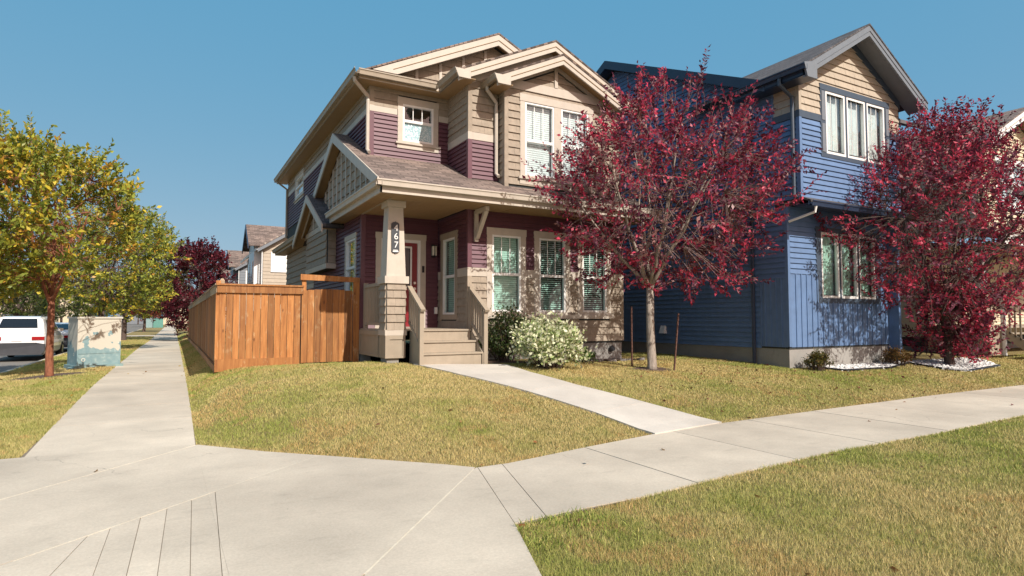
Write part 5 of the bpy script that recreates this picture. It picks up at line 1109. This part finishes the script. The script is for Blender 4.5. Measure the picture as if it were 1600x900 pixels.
# white stone bed
wb = [ground_at(*p).xy for p in ((1240, 571), (1300, 577), (1372, 573), (1400, 566), (1450, 574), (1490, 577), (1540, 569), (1528, 561), (1440, 556), (1330, 556), (1250, 563))]
wb = [(p.x, min(p.y - (.32 if i < 7 else 0), 9.08)) for i, p in enumerate(wb)]; CONC.append(wb)
def inpoly(P_, X, Y):
    P_ = np.array(P_); n = len(P_); ins = np.zeros(len(X), bool); j = n - 1
    for i in range(n):
        xi, yi = P_[i]; xj, yj = P_[j]; c = ((yi > Y) != (yj > Y)) & (X < (xj - xi) * (Y - yi) / (yj - yi + 1e-12) + xi); ins ^= c; j = i
    return ins
g = np.random.default_rng(3); arr = np.array(wb); X = g.uniform(arr[:, 0].min(), arr[:, 0].max(), 6000); Y = g.uniform(arr[:, 1].min(), arr[:, 1].max(), 6000); k = inpoly(wb, X, Y); V_, F2 = [], []
for x, y in zip(X[k][:2600], Y[k][:2600]):
    v, f = rock('', None, (x, y, gzf(x, y) + rr.uniform(.0, .03)), rr.uniform(.022, .05), None, rr); n0 = len(V_); V_ += v; F2 += [tuple(a + n0 for a in q) for q in f]
tag(mesh('white_stones', V_, F2, M['whiterock']), 'bed of loose white stones before the blue house', None, None, 'stuff')
tag(MB().tube([(x, y, gzf(x, y) + .03) for x, y in wb[:7]], .028, 6).build('bed_edging', M['black']), 'black edging curving around the white stones', 'edging')
def disc(name, lab, p, rx, ry, mat):
    n = 22; pts = [(p.x + math.cos(2 * math.pi * i / n) * rx * rr.uniform(.85, 1.1), p.y + math.sin(2 * math.pi * i / n) * ry * rr.uniform(.85, 1.1)) for i in range(n)]; CONC.append([(p.x + (a - p.x) * .8, p.y + (b_ - p.y) * .8) for a, b_ in pts])
    tag(MB().poly([(a, b_, gzf(a, b_) + .008) for a, b_ in pts]).build(name, mat), lab, None, None, 'structure')
disc('soil_ring', 'bare soil around the pale trunk', tA, .5, .4, M['mulch']); disc('soil_ring', 'bare soil around the copper trunk', tC, .95, .8, M['mulch'])

# ------------------------------------------------------------------ utility boxes
def m_box():
    m, nt, p = nodemat('faded_printed_cabinet'); v = coords(nt); sep = N(nt, 'ShaderNodeSeparateXYZ'); nt.links.new(v, sep.inputs[0])
    n1 = noise(nt, v, 2.6, 3, .5); mth = N(nt, 'ShaderNodeMath', operation='MULTIPLY_ADD'); nt.links.new(n1, mth.inputs[0]); mth.inputs[1].default_value = 2.6; 
    sub = N(nt, 'ShaderNodeMath', operation='MULTIPLY'); nt.links.new(sep.outputs[2], sub.inputs[0]); sub.inputs[1].default_value = -1.55; nt.links.new(sub.outputs[0], mth.inputs[2])
    msk = ramp(nt, mth.outputs[0], [(.16, (0, 0, 0)), (.20, (1, 1, 1))])
    teal = ramp(nt, noise(nt, v, 7, 4, .6), [(.35, (.17, .28, .31)), (.6, (.24, .35, .36)), (.75, (.45, .52, .50))]); cc = mixc(nt, (.55, .52, .44), teal, msk)
    vo = N(nt, 'ShaderNodeTexVoronoi', Scale=3.4); nt.links.new(v, vo.inputs['Vector']); ring = ramp(nt, vo.outputs['Distance'], [(.10, (0, 0, 0)), (.12, (1, 1, 1)), (.16, (1, 1, 1)), (.18, (0, 0, 0))])
    cc = mixc(nt, cc, (.62, .60, .52), mixc(nt, ring, msk, 1., 'MULTIPLY')); nt.links.new(cc, p.inputs['Base Color']); p.inputs['Roughness'].default_value = .55; return m
M['printbox'] = m_box(); M['greenbox'] = painted('green_cabinet', (.10, .26, .22), .5, .1); M['greybox'] = painted('grey_green_cabinet', (.22, .33, .33), .5, .1)
c0, c1 = ground_at(118, 577.5), ground_at(182, 571.5)
ub = thing('utility_box', 'pale cabinet with faded teal print on the grass strip', 'utility box', (0, 0, 0)); ub.location = c0; ang_ = math.atan2(c1.y - c0.y, c1.x - c0.x); wdt = (c1 - c0).length
bw = MB().box(.03, wdt - .03, .03, .85, .10, 1.40).build('cabinet', M['printbox'], ub); bp = MB().box(-.03, wdt + .03, -.03, .92, .0, .10).build('base', M['greybox'], ub); bl = MB().box(-.0, wdt, -.0, .88, 1.40, 1.45).build('lid', painted('pale_lid', (.55, .53, .46), .5, .05), ub)
bd = MB().box(.06, wdt - .06, .018, .03, .42, 1.36).build('door_panel', M['printbox'], ub); bf = MB().prism([(-.03, -.03, .02), (-.24, -.05, -.0), (-.03, .5, .02)], (0, 0, .03)).build('base_flange', M['greybox'], ub)
for o in (bw, bp, bl, bd, bf): o.matrix_parent_inverse = Matrix.Identity(4)
ub.rotation_euler.z = ang_ * .6
for i, (px, m_, lab) in enumerate(((234, 'greybox', 'grey green utility cabinet, left of the far pair'), (247, 'greenbox', 'bright green utility cabinet, right of the far pair'))):
    p = onz(px, 512, 0); q = thing('utility_box', lab, 'utility box', p, 'far utility boxes'); MB().box(p.x - .72, p.x + .72, p.y, p.y + 1.0, 0, 1.45).build('cabinet', M[m_], q); MB().box(p.x - .76, p.x + .76, p.y - .04, p.y + 1.04, 1.45, 1.52).build('lid', M[m_], q)

# ------------------------------------------------------------------ parked cars (rear towards the camera)
def car(label, xc, y0, paint, suv=True, z0=-.14):
    t = thing('parked_car', label, 'car', (xc, y0 + 2.3, z0), 'cars parked on the side street'); hh = 1.74 if suv else 1.45; w = .93; bl = 1.08 if suv else .96
    stn = [(0, .42, bl - .1, bl - .06), (.05, .30, bl, bl + .03), (.14, .25, bl + .02, bl + .12), (.55, .22, bl + .02, hh - .06), (1.0, .22, bl, hh), (2.3, .22, bl - .02, hh), (2.9, .22, bl - .03, hh - .07), (3.65, .22, bl - .05, bl + .02), (4.2, .24, bl - .12, bl - .08), (4.6, .28, bl - .25, bl - .2), (4.7, .40, bl - .4, bl - .35)]
    if not suv: stn[3] = (.85, .22, bl + .02, hh - .06); stn[4] = (1.3, .22, bl, hh)
    V, F = [], []
    for (y, zb, zl, zr) in stn:
        k = 1 - .10 * max(0, (.3 - y) / .3) - .12 * max(0, (y - 4.1) / .6); ww = w * k; tw = ww * (.76 if zr > zl + .25 else .93)
        half = [(ww * .82, zb), (ww * .97, zb + .10), (ww, zb + .30), (ww * .99, zl - .12), (ww * .95, zl), (tw, max(zl + .004, zr - .09)), (tw * .86, zr)]
        ring = half + [(-a, b) for a, b in half[::-1]]; V += [(xc + a, y0 + y, z0 + b) for a, b in ring]
    n = 14
    for i in range(len(stn) - 1):
        for j in range(n): F.append((i * n + j, i * n + (j + 1) % n, (i + 1) * n + (j + 1) % n, (i + 1) * n + j))
    F.append(tuple(reversed(range(n)))); F.append(tuple((len(stn) - 1) * n + j for j in range(n)))
    F = [tuple(reversed(f)) for f in F]; body = mesh('body', V, F, paint, t); me = body.data
    bv = body.modifiers.new('soft', 'BEVEL'); bv.width = .03; bv.segments = 2; bv.limit_method = 'ANGLE'; bv.angle_limit = R(25)
    s2 = stn[2]; s3 = stn[3]; yr0, yr1 = s2[0] + .05, s3[0] - .05; zr0, zr1 = s2[3] + (s3[3] - s2[3]) * .14, s2[3] + (s3[3] - s2[3]) * .86; up_ = .018
    MB().prism([(xc - .60, y0 + yr0, z0 + zr0 + up_), (xc + .60, y0 + yr0, z0 + zr0 + up_), (xc + .53, y0 + yr1, z0 + zr1 + up_), (xc - .53, y0 + yr1, z0 + zr1 + up_)], (0, -.015, .012)).build('rear_window', M['carglass'], t)
    for sg in (1, -1):
        for (ya, yb) in ((.75 if suv else 1.1, 1.75), (1.82, 2.75)):
            x0 = xc + sg * (w * .945); x1 = xc + sg * (w * .785); MB().prism([(x0, y0 + ya, z0 + bl + .06), (x0, y0 + yb + .1, z0 + bl + .04), (x1, y0 + yb - .12, z0 + hh - .16), (x1, y0 + ya + .12, z0 + hh - .16)], (sg * .02, 0, .01)).build('side_window', M['carglass'], t)
        x0, x1 = sorted((xc + sg * .46, xc + sg * .85)); MB().box(x0, x1, y0 - .03, y0 + .12, z0 + bl - .26, z0 + bl - .13).build('tail_light', M['taillight'], t)
        if suv: MB().tube([(xc + sg * .62, y0 + .75, z0 + hh + .0), (xc + sg * .62, y0 + .85, z0 + hh + .06), (xc + sg * .62, y0 + 2.5, z0 + hh + .06), (xc + sg * .62, y0 + 2.65, z0 + hh - .01)], .018, 6).build('roof_rail', M['carblack'], t)
        for yw in (.85, 3.75):
            wh = MB().tube([(xc + sg * .72, y0 + yw, z0 + .34), (xc + sg * .76, y0 + yw, z0 + .34), (xc + sg * .91, y0 + yw, z0 + .34), (xc + sg * .945, y0 + yw, z0 + .34)], [.30, .34, .34, .29], 22).build('wheel', M['rubber'], t); MB().tube([(xc + sg * .93, y0 + yw, z0 + .34), (xc + sg * .955, y0 + yw, z0 + .34)], [.22, .17], 14).build('rim', M['chrome'], wh)
        MB().box(min(xc + sg * .9, xc + sg * 1.05), max(xc + sg * .9, xc + sg * 1.05), y0 + 2.85, y0 + 2.98, z0 + bl + .03, z0 + bl + .16).build('side_mirror', paint, t)
    MB().prism([(xc - .78, y0 - .06, z0 + .26), (xc + .78, y0 - .06, z0 + .26), (xc + .88, y0 - .05, z0 + .42), (xc + .87, y0 - .05, z0 + .66), (xc + .6, y0 - .07, z0 + .72), (xc - .6, y0 - .07, z0 + .72), (xc - .87, y0 - .05, z0 + .66), (xc - .88, y0 - .05, z0 + .42)], (0, .16, 0)).build('rear_bumper', M['carblack'], t)
    MB().box(xc - .16, xc + .16, y0 - .022, y0 + .03, z0 + .78, z0 + .90).build('licence_plate', M['white'], t)
    return t
car('white sport utility vehicle parked nearest, behind the copper trunk', -5.22, 29.4, M['carwhite'], True)
car('white sedan parked ahead of the sport utility vehicle', -5.10, 36.3, M['carwhite'], False)
car('small pale car parked farthest up the side street', -5.2, 66, M['carwhite'], False)

# ------------------------------------------------------------------ grass
def vnoise(X, Y, s, seed):
    g = np.random.default_rng(seed); T = g.random((64, 64)); x = X / s; y = Y / s; i = np.floor(x).astype(int); j = np.floor(y).astype(int); u = x - i; v = y - j; u = u * u * (3 - 2 * u); v = v * v * (3 - 2 * v); i %= 64; j %= 64; i2 = (i + 1) % 64; j2 = (j + 1) % 64
    return (T[i, j] * (1 - u) + T[i2, j] * u) * (1 - v) + (T[i, j2] * (1 - u) + T[i2, j2] * u) * v
def lawn(name, label, box, seed, dens=1., keep=None, hgt=.015, nearmax=20000):
    g = np.random.default_rng(seed); x0, x1, y0, y1 = box; A_ = (x1 - x0) * (y1 - y0); N0 = int(min(A_ * nearmax, 9e6)); X = g.uniform(x0, x1, N0); Y = g.uniform(y0, y1, N0)
    d = np.hypot(X, Y); acc = np.minimum(1, (3.0 / d) ** 1.7 * dens); k = g.random(N0) < acc; X, Y = X[k], Y[k]
    # only what the lens can see, with a margin for other positions
    fx = X * math.sin(YAW) + Y * math.cos(YAW); rx = X * math.cos(YAW) - Y * math.sin(YAW); k = (fx > .8) & (np.abs(rx) < fx * 1.15 + 2); X, Y = X[k], Y[k]
    if keep is not None: k = keep(X, Y); X, Y = X[k], Y[k]
    edge = np.zeros(len(X), bool)
    for P_ in CONC: k = ~inpoly(P_, X, Y); X, Y = X[k], Y[k]
    n = len(X); d = np.hypot(X, Y); Zg = gz(X, Y) - .010
    w = np.clip(.00095 * d, .0034, .03) * g.uniform(.7, 1.4, n); tuft = vnoise(X, Y, .12, seed + 1); h = hgt * g.uniform(.5, 1.35, n) * (.75 + .5 * tuft) * np.where(vnoise(X, Y, .35, seed + 9) > .8, 1.9, 1.) + .010
    a = g.uniform(0, 2 * math.pi, n); ln = g.uniform(.1, 1.0, n) * h * 1.25; la = g.uniform(0, 2 * math.pi, n)
    dx, dy = np.cos(a) * w / 2, np.sin(a) * w / 2; V = np.empty((n, 3, 3)); V[:, 0] = np.stack([X - dx, Y - dy, Zg], 1); V[:, 1] = np.stack([X + dx, Y + dy, Zg], 1); V[:, 2] = np.stack([X + np.cos(la) * ln, Y + np.sin(la) * ln, Zg + h + .012], 1)
    # real colour of the turf: green patches, straw patches, brown dead spots
    p1 = .34 * vnoise(X, Y, 2.6, seed + 8) + .3 * vnoise(X, Y, 1.1, seed + 2) + .22 * vnoise(X, Y, .4, seed + 3) + .14 * vnoise(X, Y, .13, seed + 4); p2 = vnoise(X, Y, .8, seed + 5) * .6 + vnoise(X, Y, .2, seed + 6) * .4
    q = np.clip((p1 - .47) * 3.2 + .5 + g.normal(0, .16, n), 0, 1); straw = np.array([.60, .49, .215]); green = np.array([.33, .365, .085]); dark = np.array([.20, .23, .05]); brown = np.array([.48, .345, .14])
    wear = np.exp(-np.maximum(0, Y - np.interp(X, _hx, _hy)) / .13) * (Y > np.interp(X, _hx, _hy)) * (X > .2); q = np.clip(q + wear * 1.2, 0, 1); p2 = p2 + wear * .35
    C_ = straw * q[:, None] + green * (1 - q[:, None]); k2 = g.random(n); C_ = np.where((k2 < .10)[:, None], dark, C_); C_ = np.where(((p2 > .68) & (k2 > .45))[:, None], brown * 1.15, C_); C_ = C_ * g.uniform(.82, 1.18, (n, 1))
    me = bpy.data.meshes.new(name); me.vertices.add(3 * n); me.loops.add(3 * n); me.polygons.add(n); me.vertices.foreach_set('co', V.astype(np.float32).ravel()); me.loops.foreach_set('vertex_index', np.arange(3 * n, dtype=np.int32)); me.polygons.foreach_set('loop_start', np.arange(0, 3 * n, 3, dtype=np.int32)); me.polygons.foreach_set('loop_total', np.full(n, 3, np.int32))
    ca = me.attributes.new('Col', 'FLOAT_COLOR', 'POINT'); ca.data.foreach_set('color', np.concatenate([np.repeat(C_, 3, 0), np.ones((3 * n, 1))], 1).astype(np.float32).ravel()); me.materials.append(M['blade']); me.update(); print(name, n)
    return tag(link(name, me), label, None, None, 'stuff')
house_fp = lambda X, Y: ~((X > XL - .02) & (X < XR) & (Y > 11.9))
lawn('boulevard_grass', 'dry straw coloured grass between the sidewalk and the front street', (1.6, 22, FRONT_Y + .02, 4.6), 101, 1.0, lambda X, Y: Y < ynear(X))
lawn('corner_lawn_grass', 'patchy green and yellow lawn in front of the fence and porch', (.25, 8.5, 5.4, 14.2), 111, 1.25, lambda X, Y: house_fp(X, Y) & (Y > np.interp(X, _hx, _hy)) & (X < np.interp(Y, [p.y for p in wl], [p.x for p in wl])) & ~((Y > FY - .03) & (X > FX)))
lawn('right_lawn_grass', 'dry lawn between the front walk and the neighbouring houses', (4.5, 24, 5.8, 14), 121, 1.25, lambda X, Y: house_fp(X, Y) & (Y > yfar(X)) & (X > np.interp(Y, [p.y for p in wr], [p.x for p in wr])) & ~((X > QX) & (Y > 9.1)))
lawn('strip_grass', 'yellow green grass strip between the side street and the sidewalk', (KERB_X, SX0, 6.5, 60), 131, 2.2, None, .026)
lawn('fence_grass', 'narrow grass strip between the sidewalk and the fence', (SX1, FX + .1, 13.9, 60), 141, 2.2, lambda X, Y: (X < FX) | (Y > 43))

def litter(name, label, c, spread, n, pal, seed):
    g = np.random.default_rng(seed); X = c.x + g.normal(0, spread, n); Y = c.y + g.normal(0, spread, n); k = (Y > 1.7) & ~((X > XL) & (X < XR) & (Y > 12)) & ~((X > QX - .1) & (Y > 9)); X, Y = X[k], Y[k]
    for Q_ in CONC: k = ~inpoly(Q_, X, Y) | (g.random(len(X)) < .12); X, Y = X[k], Y[k]
    n = len(X)
    P_ = np.stack([X, Y, gz(X, Y) + g.uniform(.014, .03, n)], 1); a = g.uniform(0, 6.283, n); D = np.stack([np.cos(a), np.sin(a), g.normal(0, .25, n)], 1); L_ = g.uniform(.04, .085, n)
    tag(leaf_mesh(name, P_, D, L_, L_ * .28, pick(g, n, pal, [1] * len(pal)), M['leaf'], None, seed), label, None, None, 'stuff')
litter('fallen_leaves', 'scattered fallen leaves on the right lawn', Vector((12, 8, 0)), 2.6, 420, [(.16, .03, .03), (.22, .10, .05), (.30, .17, .07)], 201)
litter('fallen_leaves', 'scattered yellow leaves around the copper trunk', tC, 2.0, 260, [(.45, .30, .06), (.32, .16, .05)], 202)
litter('fallen_leaves', 'few dry leaves on the near grass and pavement', Vector((4, 3.6, 0)), 2.4, 60, [(.30, .13, .05), (.36, .22, .09), (.2, .1, .05)], 203)

def tufts(name, label, spots, n, hmax, seed):
    g = np.random.default_rng(seed); X = np.concatenate([g.normal(p[0], sp, n) for p, sp in spots]); Y = np.concatenate([g.normal(p[1], sp, n) for p, sp in spots])
    for Q_ in CONC: k = ~inpoly(Q_, X, Y); X, Y = X[k], Y[k]
    m = len(X)
    P_ = np.stack([X, Y, gz(X, Y) - .005], 1); D = np.stack([g.normal(0, .55, m), g.normal(0, .55, m), np.ones(m)], 1); L_ = g.uniform(.4, 1, m) * hmax
    tag(leaf_mesh(name, P_, D, L_, np.full(m, .0035), pick(g, m, [(.22, .28, .05), (.34, .36, .09), (.5, .42, .15)], [3, 2, 1]), M['blade'], None, seed), label, None, None, 'stuff')
tufts('grass_tufts', 'longer green grass tufts at the tip of the near lawn', [(W(828, 828), .10), (W(868, 818), .09), (W(905, 812), .12), (W(850, 850), .10), (W(960, 830), .2)], 260, .075, 301)
